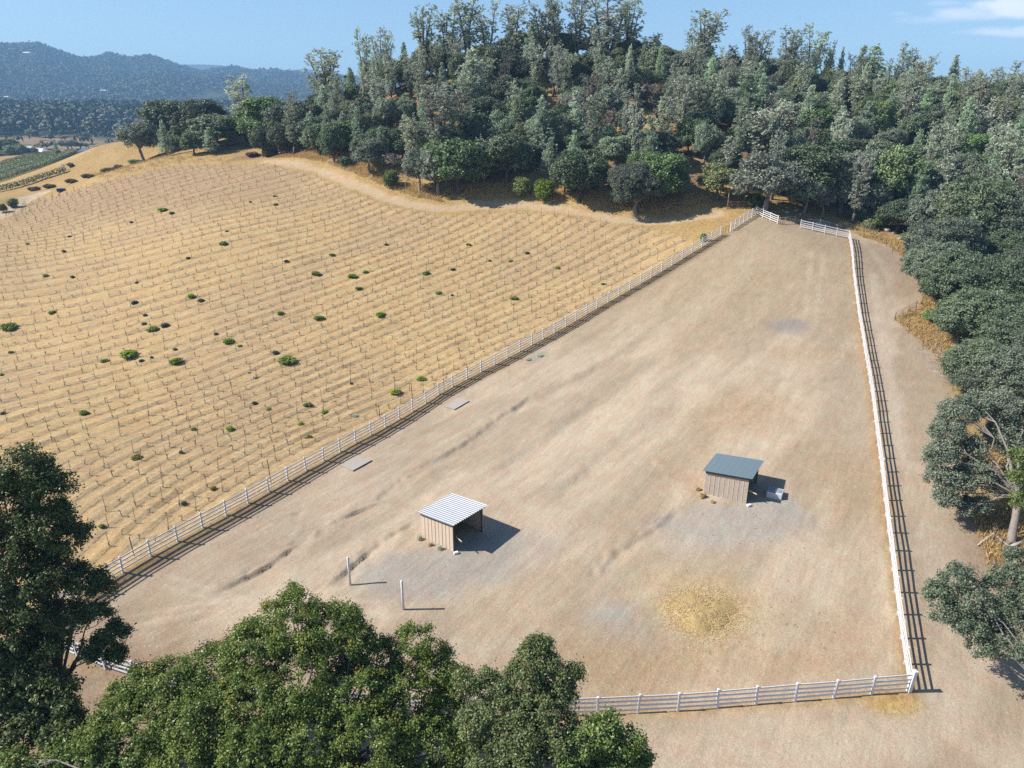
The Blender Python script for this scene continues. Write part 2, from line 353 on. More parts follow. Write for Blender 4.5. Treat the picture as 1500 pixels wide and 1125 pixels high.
    n4 = t.noise(P, 24, 2, .7); c = t.mix(1.0, c, t.mix(t.ramp(n4, .25, .75), rgb(.78,.77,.76), rgb(1.2,1.2,1.2)), 'MULTIPLY')
    c = t.mix(1.0, c, rgb(.715,.735,.73), 'MULTIPLY')
    t.col(c); t.p.inputs['Roughness'].default_value = .95; t.p.inputs['Specular IOR Level'].default_value = .1
    hgt = t.math('ADD', t.math('MULTIPLY', n2, .8), t.math('MULTIPLY', n3, .35)); hgt = t.math('ADD', hgt, t.math('MULTIPLY', gg, t.math('MULTIPLY', grass, 1.2)))
    t.bump(hgt, .55, .10)
    return t.m
def lerp3(c, m, new):
    return c * (1 - m[:, None]) + np.asarray(new)[None] * m[:, None]
def blob(X, Y, px, py, rx, ry, ang=0, seed=0, soft=.5):
    c = hit(px, py); ca, sa = math.cos(ang), math.sin(ang); x = X - c[0]; y = Y - c[1]
    r = np.hypot((x * ca + y * sa) / rx, (-x * sa + y * ca) / ry) + vnoise(X, Y, 2.5, 3, seed) * .7
    return 1 - smooth(1 - soft, 1 + soft, r)
def line_mask(X, Y, pts, w, soft=.5, wob=.5, seed=0):
    q, _ = seg_dist(X, Y, pts); q = q + vnoise(X, Y, 3, 3, seed) * wob * 2
    return 1 - smooth(w / 2 - soft, w / 2 + soft, q)
def axis(a, b, step, lo, hi, g=1.019, fine=()):
    mid = list(np.arange(a, b + step, step))
    for f0, f1, fs in fine: mid = [m for m in mid if m < f0] + list(np.arange(f0, f1, fs)) + [m for m in mid if m >= f1]
    up = [mid[-1]]; s = step
    while up[-1] < hi: s *= g; up.append(up[-1] + s)
    dn = [mid[0]]; s = step
    while dn[-1] > lo: s *= g; dn.append(dn[-1] - s)
    return np.array(dn[:0:-1] + mid + up[1:])
def build_ground():
    xs = axis(-118, 78, .45, -6300, 6300, fine=((-42, 30, .3), (-24, 8, .2))); ys = axis(27, 168, .45, -160, 6300, fine=((34, 92, .3), (42, 66, .2)))
    nx, ny = len(xs), len(ys); X, Y = np.meshgrid(xs, ys); X = X.ravel(); Y = Y.ravel()
    Z = h_full(X, Y)
    V = np.stack([X, Y, Z], 1)
    i = np.arange(nx - 1)[None] + np.arange(ny - 1)[:, None] * nx; i = i.ravel()
    me = mesh_from('ground', V, np.stack([i, i + 1, i + nx + 1, i + nx], 1), None, True)
    r = np.hypot(X, Y)
    C = np.tile(np.array([[.48,.335,.15]]), (len(X), 1)); n = len(X)
    vin = np.zeros(n); grass = np.ones(n); ph = np.zeros(n); lit = np.full(n, .25)
    C = lerp3(C, smooth(-.12, .2, vnoise(X, Y, 9, 4, 20)), (.54,.385,.19))
    # hillside and forest floor: duff, red earth, gold grass showing between
    fm = (smooth(0, 6, Y - np.interp(X, [p[0] for p in ROAD], [p[1] for p in ROAD]) - 2) * (X > -75) * (r < 500)) * (1 - smooth(90, 130, -X))
    rf = poly_mask(X, Y, FOREST_EDGE + [(60, 40), (250, 40), (300, 200), (70, 175), (48, 140)], 1.2, .6, 21)
    floor = np.clip(np.maximum(fm, rf), 0, 1) * smooth(-.10, .10, vnoise(X, Y, 7, 4, 22))
    C = lerp3(C, floor * .8, (.26,.175,.11)); C = lerp3(C, floor * smooth(.05, .2, vnoise(X, Y, 11, 3, 23)) * .8, (.36,.19,.11))
    sel = np.where((X > -170) & (X < 100) & (Y > 0) & (Y < 240))[0]; x = X[sel]; y = Y[sel]; c = C[sel]; g = grass[sel]; L = lit[sel]
    v = poly_mask(x, y, VINEYARD, 1.0, .5, 24); ph[sel] = phi(x, y)
    c = lerp3(c, v, (.56,.40,.215)); c = lerp3(c, v * smooth(-.05, .15, vnoise(x, y, 14, 3, 25)), (.50,.36,.215))
    far_v = v * smooth(150, 166, y + .25 * (x + 60)) * smooth(40, 60, -x); c = lerp3(c, far_v * .8, (.38,.265,.18))
    c = lerp3(c, v * smooth(.1, .25, vnoise(x, y, 22, 3, 26)) * .5, (.40,.30,.20))
    g = g * (1 - .45 * v)
    def lay(m, col, gr=None, li=None):
        nonlocal c, g, L
        c = lerp3(c, m, col)
        if gr is not None: g = g * (1 - m) + gr * m
        if li is not None: L = L * (1 - m) + li * m
    rd = line_mask(x, y, ROAD, 2.7, .7, .9, 27); lay(rd * .8, (.56,.43,.30), .1)
    lay(line_mask(x, y, ROAD_W, 4.5, .8, .4, 27), (.58,.46,.34), .1)
    dr = poly_mask(x, y, DRIVE, .7, .5, 28); lay(dr, (.44,.345,.255), .1, .2)
    lay(dr * smooth(0, .2, vnoise(x, y, 6, 4, 29)), (.52,.41,.31))
    pad = poly_mask(x, y, PADDOCK, .5, .25, 30); lay(pad, (.45,.36,.272), .12, .2)
    lay(pad * smooth(-.08, .18, vnoise(x * .62 + y * .78, (y * .62 - x * .78) * 4.5, 16, 4, 31)) * .75, (.58,.47,.365))
    lay(pad * smooth(.02, .2, vnoise(x, y, 9, 4, 32)) * .35, (.45,.33,.22), .3)
    up = pad * smooth(84, 112, y); lay(up * .7, (.42,.325,.22), .35)
    # tracks and worn lines
    for pts, w, col, a in [
        ([(1280,405),(1290,470),(1297,530),(1313,610),(1325,680)], 1.6, (.58,.48,.39), .7),
        ([(1262,350),(1300,400),(1310,450),(1306,520)], 1.2, (.56,.46,.36), .5),
        ([(1345,690),(1370,780),(1390,860),(1420,950),(1400,1030),(1300,1085),(1100,1100),(900,1110)], 3.5, (.58,.47,.37), .55),
        ([(1480,880),(1440,960),(1380,1040)], 1.6, (.57,.46,.37), .5), ([(1290,820),(1302,890),(1312,960)], 1.0, (.60,.50,.38), .7),
        ([(180,905),(300,884),(420,872),(560,884)], .4, (.66,.54,.42), .8), ([(186,918),(300,896),(420,884),(560,898)], .4, (.66,.54,.42), .8), ([(200,935),(330,905),(500,862),(575,800),(660,690)], .4, (.64,.52,.40), .7), ([(205,950),(340,918),(512,874),(590,808),(676,694)], .4, (.64,.52,.40), .7), ([(250,845),(330,868),(430,905)], .4, (.63,.51,.40), .6), ([(236,856),(318,880),(412,918)], .4, (.63,.51,.40), .6), ([(215,870),(260,820),(330,770),(470,700),(600,640),(760,560),(900,470)], .7, (.40,.29,.215), .45), ([(1120,660),(1150,560),(1180,450),(1190,370)], .4, (.62,.5,.38), .6), ([(1140,665),(1170,560),(1198,450),(1206,372)], .4, (.62,.5,.38), .6),
        ([(985,690),(1010,700),(1020,730)], 1.5, (.42,.30,.21), .6), ([(880,830),(950,800),(1030,790),(1130,790)], 1.2, (.55,.44,.34), .5),
        ([(1180,640),(1190,560),(1215,480),(1220,420)], 1.6, (.54,.42,.31), .45), ([(1262,470),(1280,600),(1300,760)], .9, (.47,.31,.18), .7)]:
        lay(line_mask(x, y, hits(pts), w, .6, .5, 33) * a, col, .1)
    # grey gravel pads round the shelters, a grey scrape up the slope, damp patches
    for b in [(700,815,5.6,3.2,.4),(630,840,5.0,3.0,.3),(1070,765,7,3.0,.1),(930,920,2.8,2.2,0),(905,910,2.2,1.8,0),(1130,745,3,1.6,0),(560,830,2,1.6,.5)]:
        lay(pad * blob(x, y, *b, seed=34) * .85, (.40,.36,.325), .05, .1)
    lay(pad * blob(x, y, 1160, 477, 2.8, 2.1, .2, 35) * .8, (.335,.295,.29), .1, .1)
    lay(pad * blob(x, y, 785, 525, 2.2, 1.0, .8, 36) * .7, (.36,.35,.29), .2)
    for b in [(1180,520,5,3,0),(1085,600,5,4,.4),(1240,700,4,6,.2),(880,960,4,3,0),(960,985,5,3,0),(1240,930,4,3,0),(1130,970,5,1.6,0)]:
        lay(pad * blob(x, y, *b, seed=37, soft=.8) * .36, (.44,.30,.17), .45, 1.0)
    for b in [(1060,600,7,4,.4),(1110,780,8,6,0),(1150,900,6,5,0),(760,990,8,4,0),(950,980,6,3,0),(1210,500,5,9,0)]:
        L = np.maximum(L, pad * blob(x, y, *b, seed=38, soft=.8))
    # scattered hay round the pile
    lay(pad * blob(x, y, 1028, 890, 4.0, 3.5, 0, 39, .9) * .7, (.56,.42,.22), .8)
    lay(pad * blob(x, y, 1030, 897, 2.3, 2.0, 0, 40, .5), (.66,.50,.26), 1.0)
    # gold verge left along the fences, tufts at the corners
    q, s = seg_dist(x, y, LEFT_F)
    bank = (1 - smooth(.3, 1.1, np.abs(q - .55))) * (s > 0); lay(bank * .85, (.30,.205,.125), .5)  # darker brown strip along the right-hand face of the left fence's bank
    lay((1 - smooth(.2, .9, q)) * .6, (.42,.31,.18), .8)
    lay(blob(x, y, 1310, 1030, 1.8, .9, 0, 41) * .8, (.56,.38,.14), 1)
    for pts in (RIGHT_F, BOTTOM_F): lay(line_mask(x, y, pts, .9, .3, .3, 42) * .6, (.47,.32,.17), .7)
    # leaf litter and duff under the near oaks
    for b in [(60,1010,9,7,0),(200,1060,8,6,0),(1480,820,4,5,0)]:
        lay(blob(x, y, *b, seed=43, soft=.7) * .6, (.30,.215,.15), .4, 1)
    C[sel] = c; grass[sel] = g; lit[sel] = L; vin[sel] = v
    # the green vineyard and its dirt lanes beyond the knoll, then the valley
    gv = poly_mask(X, Y, hits([(-60,262),(0,241),(40,230),(112,221),(95,232),(55,248),(20,262),(-60,285)]), 3, 2, 44); C = lerp3(C, gv * .8, (.20,.17,.07)); grass = grass * (1 - gv * .6)
    val = smooth(430, 560, r); C = lerp3(C, val, (.07,.085,.05)); C = lerp3(C, val * smooth(.12, .2, vnoise(X, Y, 230, 4, 45)) * .85, (.33,.235,.15))
    C = lerp3(C, smooth(560, 620, r) * (1 - smooth(900, 980, r)) * (Y > 0) * smooth(-.1, .1, vnoise(X, Y, 140, 3, 46) + .1), (.36,.25,.16))
    C = lerp3(C, smooth(2500, 3000, r), (.085,.085,.06)); C = lerp3(C, smooth(2300, 2700, r) * smooth(.17, .24, vnoise(X, Y, 260, 4, 47)) * .7, (.24,.17,.12)); C = lerp3(C, smooth(2300, 2700, r) * smooth(.05, .2, vnoise(X, Y, 500, 4, 49)) * .7, (.05,.06,.035))
    grass = grass * (1 - val * .7)
    a = me.attributes.new('zone_color', 'FLOAT_COLOR', 'POINT'); a.data.foreach_set('color', np.concatenate([np.clip(C, 0, 1), np.ones((n, 1))], 1).astype(np.float32).ravel())
    for nm, arr in (('vine_zone', vin), ('row_phase', ph), ('grass_zone', grass), ('litter', lit)):
        a = me.attributes.new(nm, 'FLOAT', 'POINT'); a.data.foreach_set('value', arr.astype(np.float32))
    me.materials.append(ground_material())
    o = put('ground', me); tag(o, 'bare tan paddock, dry golden slopes and valley ground', 'ground', kind='structure')
    return o
# ---------------------------------------------------------------- simple materials
def paint(name, c, rough=.45, var=.08, sc=3.0, dirt=None):
    t = NT(name); P = t.pos(); n = t.noise(P, sc, 3, .6)
    k = t.mix(n, rgb(*[x * (1 - var) for x in c]), rgb(*[min(1, x * (1 + var)) for x in c]))
    if dirt: k = t.mix(t.math('MULTIPLY', t.ramp(t.noise(P, sc * 2.3, 4, .7), .5, .72), .6), k, rgb(*dirt))
    t.col(k); t.p.inputs['Roughness'].default_value = rough; return t.m
def wood(name, a, b, dark, sc=1.0):
    t = NT(name); O = t.obj(); n = t.noise(t.mapv(O, (9 * sc, 9 * sc, .9 * sc)), 2.0, 4, .65); n2 = t.noise(O, 1.4 * sc, 3, .6); n3 = t.noise(t.mapv(O, (3.0, 3.0, 1.2)), 3.1, 3, .7)
    k = t.mix(n, rgb(*a), rgb(*b)); k = t.mix(t.math('MULTIPLY', t.ramp(n3, .52, .68), .75), k, rgb(*dark)); k = t.mix(t.math('MULTIPLY', t.ramp(n2, .4, .7), .35), k, rgb(*b))
    t.col(k); t.p.inputs['Roughness'].default_value = .85; t.bump(n, .4, .01); return t.m
def metal(name, c, rough, metallic, var=.1):
    t = NT(name); O = t.obj(); n = t.noise(t.mapv(O, (.6, 3, 1)), 1.6, 4, .6)
    t.col(t.mix(n, rgb(*[x * (1 - var) for x in c]), rgb(*[min(1, x * (1 + var)) for x in c]))); t.p.inputs['Metallic'].default_value = metallic
    t.set(t.p.inputs['Roughness'], t.math('ADD', t.math('MULTIPLY', n, .2), rough - .1)); t.p.inputs['Specular IOR Level'].default_value = .5; return t.m
MAT = {}
def make_mats():
    MAT['white'] = paint('white_paint', (.60, .60, .615), .5, .07, 4, (.40, .37, .34))
    MAT['tpost'] = paint('rusty_steel', (.10, .07, .055), .6, .3, 6)
    MAT['wire'] = paint('fence_wire', (.16, .14, .13), .6, .2, 5)
    MAT['pipe_red'] = paint('rusted_pipe', (.30, .17, .13), .6, .2, 5)
    MAT['pipe_grey'] = paint('grey_pipe', (.33, .31, .29), .55, .2, 5)
    MAT['pole'] = wood('old_pole_wood', (.26, .18, .12), (.34, .25, .18), (.14, .10, .07))
    MAT['board_pale'] = wood('pale_boards', (.475, .385, .305), (.54, .45, .365), (.38, .295, .225), .8)
    MAT['board_grey'] = wood('weathered_boards', (.31, .255, .205), (.42, .355, .295), (.15, .12, .098), 1.2)
    MAT['batten_pale'] = wood('pale_battens', (.42, .335, .265), (.48, .39, .31), (.32, .25, .19))
    MAT['batten_grey'] = wood('weathered_battens', (.45, .385, .32), (.52, .455, .39), (.27, .225, .18))
    MAT['frame'] = wood('dark_frame_wood', (.10, .075, .06), (.16, .12, .095), (.06, .045, .04))
    MAT['frame_pale'] = wood('pale_frame_wood', (.52, .38, .28), (.60, .45, .34), (.36, .25, .18))
    MAT['roof_bright'] = metal('bright_galvanised_sheet', (.25, .265, .30), .5, .1, .12)
    MAT['roof_blue'] = metal('blue_grey_sheet', (.07, .115, .145), .55, .05, .15)
    MAT['trough'] = paint('grey_white_plastic', (.45, .47, .49), .5, .08, 4, (.4, .38, .36))
    MAT['lid'] = paint('grey_lid', (.22, .24, .26), .6, .12, 5)
    MAT['salt'] = paint('white_block', (.62, .62, .64), .7, .06, 9)
    MAT['sheet'] = wood('bleached_plywood', (.30, .27, .24), (.36, .325, .29), (.22, .185, .155), .5)
    MAT['stake'] = paint('dark_stake', (.15, .11, .09), .7, .3, 8)
    MAT['vinewood'] = wood('dry_vine_wood', (.15, .11, .08), (.23, .175, .13), (.08, .06, .05), 4)
    MAT['house_wall'] = paint('pale_house_wall', (.42, .39, .35), .7, .06, .3)
    MAT['house_roof'] = paint('pale_house_roof', (.45, .44, .43), .6, .05, .3)
    MAT['white_roof'] = paint('white_roof', (.62, .62, .62), .5, .04, .3)
    MAT['glass'] = metal('dark_window_glass', (.06, .07, .08), .15, .0)
    MAT['bluepaint'] = paint('dark_blue_paint', (.02, .05, .12), .35, .15, 2)
    MAT['tyre'] = paint('black_rubber', (.02, .02, .02), .8, .1, 5)
    MAT['bark'] = wood('grey_oak_bark', (.17, .145, .125), (.29, .26, .235), (.08, .065, .055), .8)
    MAT['bark_dark'] = wood('dark_bark', (.075, .06, .05), (.13, .105, .09), (.04, .032, .028), .8)
    MAT['bark_pale'] = wood('bare_grey_wood', (.30, .27, .26), (.42, .39, .37), (.18, .155, .145), .8)
# ---------------------------------------------------------------- fences
def resample(pts, step):
    P = np.array(pts, float); d = np.concatenate([[0], np.cumsum(np.hypot(*np.diff(P, axis=0).T))]); n = max(1, int(round(d[-1] / step)))
    s = np.linspace(0, d[-1], n + 1); return np.stack([np.interp(s, d, P[:, 0]), np.interp(s, d, P[:, 1])], 1)
def rail_fence(pts, label, step=2.44, hgt=1.44, end_posts=(True, True), heavy_first=False):
    P = resample(pts, step); Zs = h_full(P[:, 0], P[:, 1]); o0 = np.array([P[0, 0], P[0, 1], Zs[0]])
    root = thing('rail_fence', label, 'fence', tuple(o0), 0, 'white rail fences of the paddock')
    pm = MB(); pm.box((0, 0, hgt / 2 - .15), (.125, .125, hgt + .3)); pm.box((0, 0, hgt + .02), (.155, .155, .04)); pm.box((0, 0, hgt + .05), (.09, .09, .03))
    pme = pm.mesh('fence_post', MAT['white']); n = len(P); rng = random.Random(int(P[0, 0] * 100))
    for i in range(n):
        if (i == 0 and not end_posts[0]) or (i == n - 1 and not end_posts[1]): continue
        d = P[min(i + 1, n - 1)] - P[max(i - 1, 0)]
        o = put('post', pme, root, (P[i, 0] - o0[0], P[i, 1] - o0[1], Zs[i] - o0[2]), math.atan2(d[1], d[0]))
        o.rotation_euler = (rng.gauss(0, .022), rng.gauss(0, .022), o.rotation_euler[2])
    for k in range(4):
        mb = MB(); z = .30 + k * .335
        for i in range(n - 1):
            a = np.array([P[i, 0], P[i, 1], Zs[i] + z]) - o0; b = np.array([P[i + 1, 0], P[i + 1, 1], Zs[i + 1] + z]) - o0
            w = rng.gauss(0, .018)
            mb.bar(a + (0, 0, w), b + (0, 0, rng.gauss(0, .012)), .042, .115)
        mb.build('rail', MAT['white'], root)
    return root
def build_fences():
    rail_fence(LEFT_F, 'longest white four-rail fence, running diagonally between golden vineyard and bare paddock')
    rail_fence(LEFT_F2, 'short white fence piece climbing to the top corner beyond the gap in the vineyard fence', 1.9, 1.45)
    rail_fence(TOP_L, 'short white four-rail wing on the left of the top gateway', 2.3, 1.45, (False, True))
    rail_fence(TOP_R, 'white four-rail fence from the top gateway to the far right paddock corner', 2.1, 1.42)
    rail_fence(RIGHT_F, 'white four-rail fence along the dirt drive on the right, throwing striped shadow', 2.44, 1.42, (False, False))
    r = rail_fence(BOTTOM_F, 'white four-rail fence across the near end of the paddock, partly under the oaks', 2.44, 1.42, (False, False))
    x, y = BOTTOM_F[0]; z = gz(x, y)
    m = MB(); m.box((0, 0, .72), (.24, .24, 1.75)); m.box((0, 0, 1.615), (.28, .28, .04))
    c = m.build('corner_post', MAT['white'], None, loc=(x, y, z)); c.rotation_euler = (0, .08, .2); tag(c, 'thick white corner post leaning at the near right corner of the paddock', 'post')
    # two tall posts
    for (px, py), lab in (((513, 855), 'tall white post standing alone, the one nearer the vineyard fence'), ((591, 893), 'tall white post standing alone, the one just above the big oak crown')):
        p = gp(px, py); m = MB(); m.tube([(0, 0, -.2), (0, 0, 2.50), (0, 0, 2.54)], [.095, .09, .05], 12)
        o = m.build('post', MAT['white'], None, True, loc=tuple(p)); tag(o, lab, 'post', 'pair of tall white posts')
    # t-post wire fences by the woods
    def wire_fence(pix, label, h=1.25):
        P = [gp(*q) for q in pix]; o0 = P[0]; root = thing('wire_fence', label, 'fence', tuple(o0), 0, 'wire fences along the woods')
        pm = MB(); pm.box((0, 0, h / 2 - .1), (.055, .045, h + .2)); pme = pm.mesh('steel_post', MAT['tpost'])
        for p in P: q = put('post', pme, root, tuple(p - o0)); q.rotation_euler = (random.Random(p[0]).gauss(0, .05), random.Random(p[1]).gauss(0, .05), 0)
        for z in (.35, .75, 1.12):
            m = MB(); m.tube([p - o0 + (0, 0, z) for p in P], .010, 4); m.build('wire', MAT['wire'], root)
    wire_fence([(1224,330),(1241,336),(1265,343),(1278,347),(1290,352),(1298,361),(1307,371),(1322,379)], 'thin wire fence on dark steel posts along the golden verge beyond the far right corner')
    wire_fence([(1356,412),(1352,428),(1349,447)], 'thin wire fence on dark posts beside the dry grass triangle under the trees')
    wire_fence([(1331,488),(1352,512),(1397,534),(1404,553),(1412,600)], 'thin wire fence on dark posts behind the fallen grey branches')
    wire_fence([(1420,690),(1443,745),(1456,790),(1466,806)], 'thin wire fence on leaning dark posts in front of the thick oak trunk')
    wire_fence([(1058,346),(1062,343),(1067,341)], 'short run of dark steel posts filling the gap in the vineyard fence')
    # gates
    def pipe_gate(a, b, h, mat, label, bars=5, r=.028, post=None):
        A = gp(*a); B = gp(*b); root = thing('pipe_gate', label, 'gate', tuple(A)); D = B - A; m = MB(); up = np.array([0, 0, 1.])
        m.tube([up * .2, up * h, D + up * h, D + up * .2, up * .2], r, 6); m.build('frame', mat, root, True)
        for k in range(1, bars - 1):
            z = .2 + (h - .2) * k / (bars - 1); q = MB(); q.tube([up * z, D + up * z], r * .75, 5); q.build('bar', mat, root, True)
        q = MB()
        for f in (.33, .67): q.tube([D * f + up * .2, D * f + up * h], r * .7, 5)
        q.tube([D * .02 + up * .25, D * .5 + up * (h - .05), D * .98 + up * .25], r * .6, 5); q.build('brace', mat, root, True)
        for d in (np.zeros(3), D):
            q = MB(); q.tube([d * 1.0 - up * .2 - D * .02 * (1 if d is not D else -1), d + up * (h + .12) - D * .02 * (1 if d is not D else -1)], r * 1.7, 6); q.build('gate_post', mat, root, True)
        return root
    pipe_gate((1067, 305), (1099, 306), 1.3, MAT['pipe_red'], 'rust red pipe gate under the trees beside the tall pole')
    pipe_gate((1142, 329), (1164, 327), 1.2, MAT['pipe_grey'], 'grey pipe gate standing open in the top gateway', 5, .025)
    pipe_gate((1311, 469), (1341, 453), 1.15, MAT['tpost'], 'dark thin pipe gate at the edge of the dry grass triangle by the drive', 5, .02)
    p = gp(1065.5, 306); m = MB(); m.tube([(0, 0, -.3), (.02, 0, 4.0)], [.10, .08], 8); o = m.build('wooden_pole', MAT['pole'], None, True, loc=tuple(p)); tag(o, 'slim wooden pole rising beside the rust red pipe gate', 'pole')
    # bent standpipe under the trees, short white rail stub
    p = gp(594, 276); m = MB(); pts = [(0, 0, -.2), (0, 0, 1.5)] + [(-1.5 + 1.5 * math.cos(a), 0, 1.5 + 1.1 * math.sin(a)) for a in np.linspace(.2, 1.7, 7)]
    m.tube(pts, .055, 8); o = m.build('bent_pipe', MAT['trough'], None, True, loc=tuple(p)); tag(o, 'pale pipe bent over at the top under the trees by the dirt road', 'pipe')
    p = gp(1201, 329); q = gp(1216, 332); root = thing('fence_stub', 'short white post with thin rails in front of the dark gully', 'fence', tuple(p))
    m = MB(); m.box((0, 0, .45), (.12, .12, 1.2)); m.build('post', MAT['white'], root)
    for z in (.35, .8): m = MB(); m.bar((-2.2, .4, z + .1), (0, -.075, z), .03, .06); m.bar((0, -.075, z), tuple((q - p) + (0, 0, z - .15)), .03, .06); m.build('rail', MAT['white'], root)
    # orange-brown upright markers: end stakes along the vineyard fence
    for px, py, h in [(398,712,2.6),(197.5,818,1.8),(604.5,590,2.4),(651,577,1.7),(557,616,1.7),(557,640,0)]:
        if not h: continue
        p = gp(px, py); m = MB(); m.box((0, 0, h / 2 - .1), (.06, .05, h + .2)); o = m.build('end_stake', MAT['tpost'], None, loc=tuple(p)); o.rotation_euler = (.02, -.03, 0)
        tag(o, {398:'tallest dark end stake leaning by the vineyard side of the long white fence', 197.5:'short dark end stake at the lower end of the long white fence', 604.5:'dark end stake above the white fence over the two grey sheets', 651:'thick dark stub beside a white fence post near the upper grey sheet', 557:'dark end stake just above the fence near the lower grey sheet'}[px], 'stake')
# ---------------------------------------------------------------- field shelters
def shelter(P1, P2, label, low, high, mats, over=(.25, .3, .3, .25), ribs=16):
    """open-fronted shed: side wall P1-P2 faces the camera, open front on the P2 side, roof rising towards the front"""
    d = (P2 - P1)[:2]; a = float(np.hypot(*d)); rz = math.atan2(d[1], d[0]); b = 3.7; z0 = min(P1[2], P2[2]) - .02
    root = thing('horse_shelter', label, 'shelter', (P1[0], P1[1], z0), rz, 'open sided shelters in the paddock')
    H = lambda x: low + (high - low) * x / a                     # local x from P1 to P2, local y into the shed
    def wall(x0, y0, x1, y1, name, inner=False):
        L = math.hypot(x1 - x0, y1 - y0); n = max(1, int(round(L / .41))); m = MB(); bt = MB(); ux, uy = (x1 - x0) / L, (y1 - y0) / L; nx, ny = uy, -ux
        rng = random.Random(int(L * 100 + x0 * 7))
        R = np.array([[ux, -uy, 0], [uy, ux, 0], [0, 0, 1.]])
        for i in range(n):
            s = (i + .5) * L / n; x = x0 + ux * s; y = y0 + uy * s; h = H(x) - .16; j = rng.uniform(-.006, .006)
            m.box((x + nx * j, y + ny * j, h / 2 - .02), (L / n - .012, .03, h), R)
            if i: s2 = i * L / n; x2 = x0 + ux * s2; y2 = y0 + uy * s2; h2 = H(x2) - .18; bt.box((x2 + nx * .028, y2 + ny * .028, h2 / 2 - .02), (.055, .025, h2), R)
        w = m.build(name, mats['board'], root)
        bt.build('batten', mats['batten'], w)
        return w
    wall(0, .02, a, .02, 'side_wall'); wall(.02, b - .02, .02, 0.05, 'back_wall'); wall(a, b - .02, .05, b - .02, 'side_wall')
    for x, y in ((0.06, .10), (a - .06, .10), (a - .06, b - .10), (.10, b - .10), (a - .06, b * .52)):
        if abs(y - b * .52) < .01: continue
        m = MB(); m.box((x, y, H(x) / 2 - .12), (.12, .12, H(x) + .1)); m.build('corner_post', mats['frame'], root)
    for x0, y0, x1, y1 in ((a - .06, -.1, a - .06, b + .1), (.08, -.1, .08, b + .1)):
        m = MB(); m.bar((x0, y0, H(x0) - .07), (x1, y1, H(x1) - .07), .07, .15); m.build('beam', mats['frame'], root)
    for y in (.06, b * .5, b - .06):
        m = MB(); m.bar((-.1, y, H(-.1) + .045), (a + .25, y, H(a + .25) + .045), .06, .09); m.build('rafter', mats['frame'], root)
    m = MB(); m.bar((-.02, -.015, H(0) - .06), (a + .02, -.015, H(a) - .06), .03, .18); m.build('fascia', mats['frame'], root)
    m = MB(); m.bar((a - .02, .4, 1.25), (a + .75, .25, 1.15), .04, .09); m.build('rail', mats['frame_pale'], root)
    # corrugated sheet: waves run along the slope
    x0, x1, y0, y1 = -over[0], a + over[1], -over[2], b + over[3]; n = ribs * 6; V = []; Fq = []
    ys = np.linspace(y0, y1, n + 1)
    for lay, dz in ((0, .10), (1, .094)):
        for x in (x0, (x0 + x1) / 2, x1):
            for k, y in enumerate(ys):
                ph = (k % 6) / 6; wv = .045 if ph < .34 else 0.0
                V.append((x, y, H(x) + dz + wv))
    W = n + 1
    for lay in range(2):
        o = lay * 3 * W
        for i in range(2):
            for k in range(n):
                q = (o + i * W + k, o + i * W + k + 1, o + (i + 1) * W + k + 1, o + (i + 1) * W + k); Fq.append(q[::-1] if lay == 0 else q)
    put('roof', mesh_from('roof', V, Fq, mats['roof']), root)
    return root
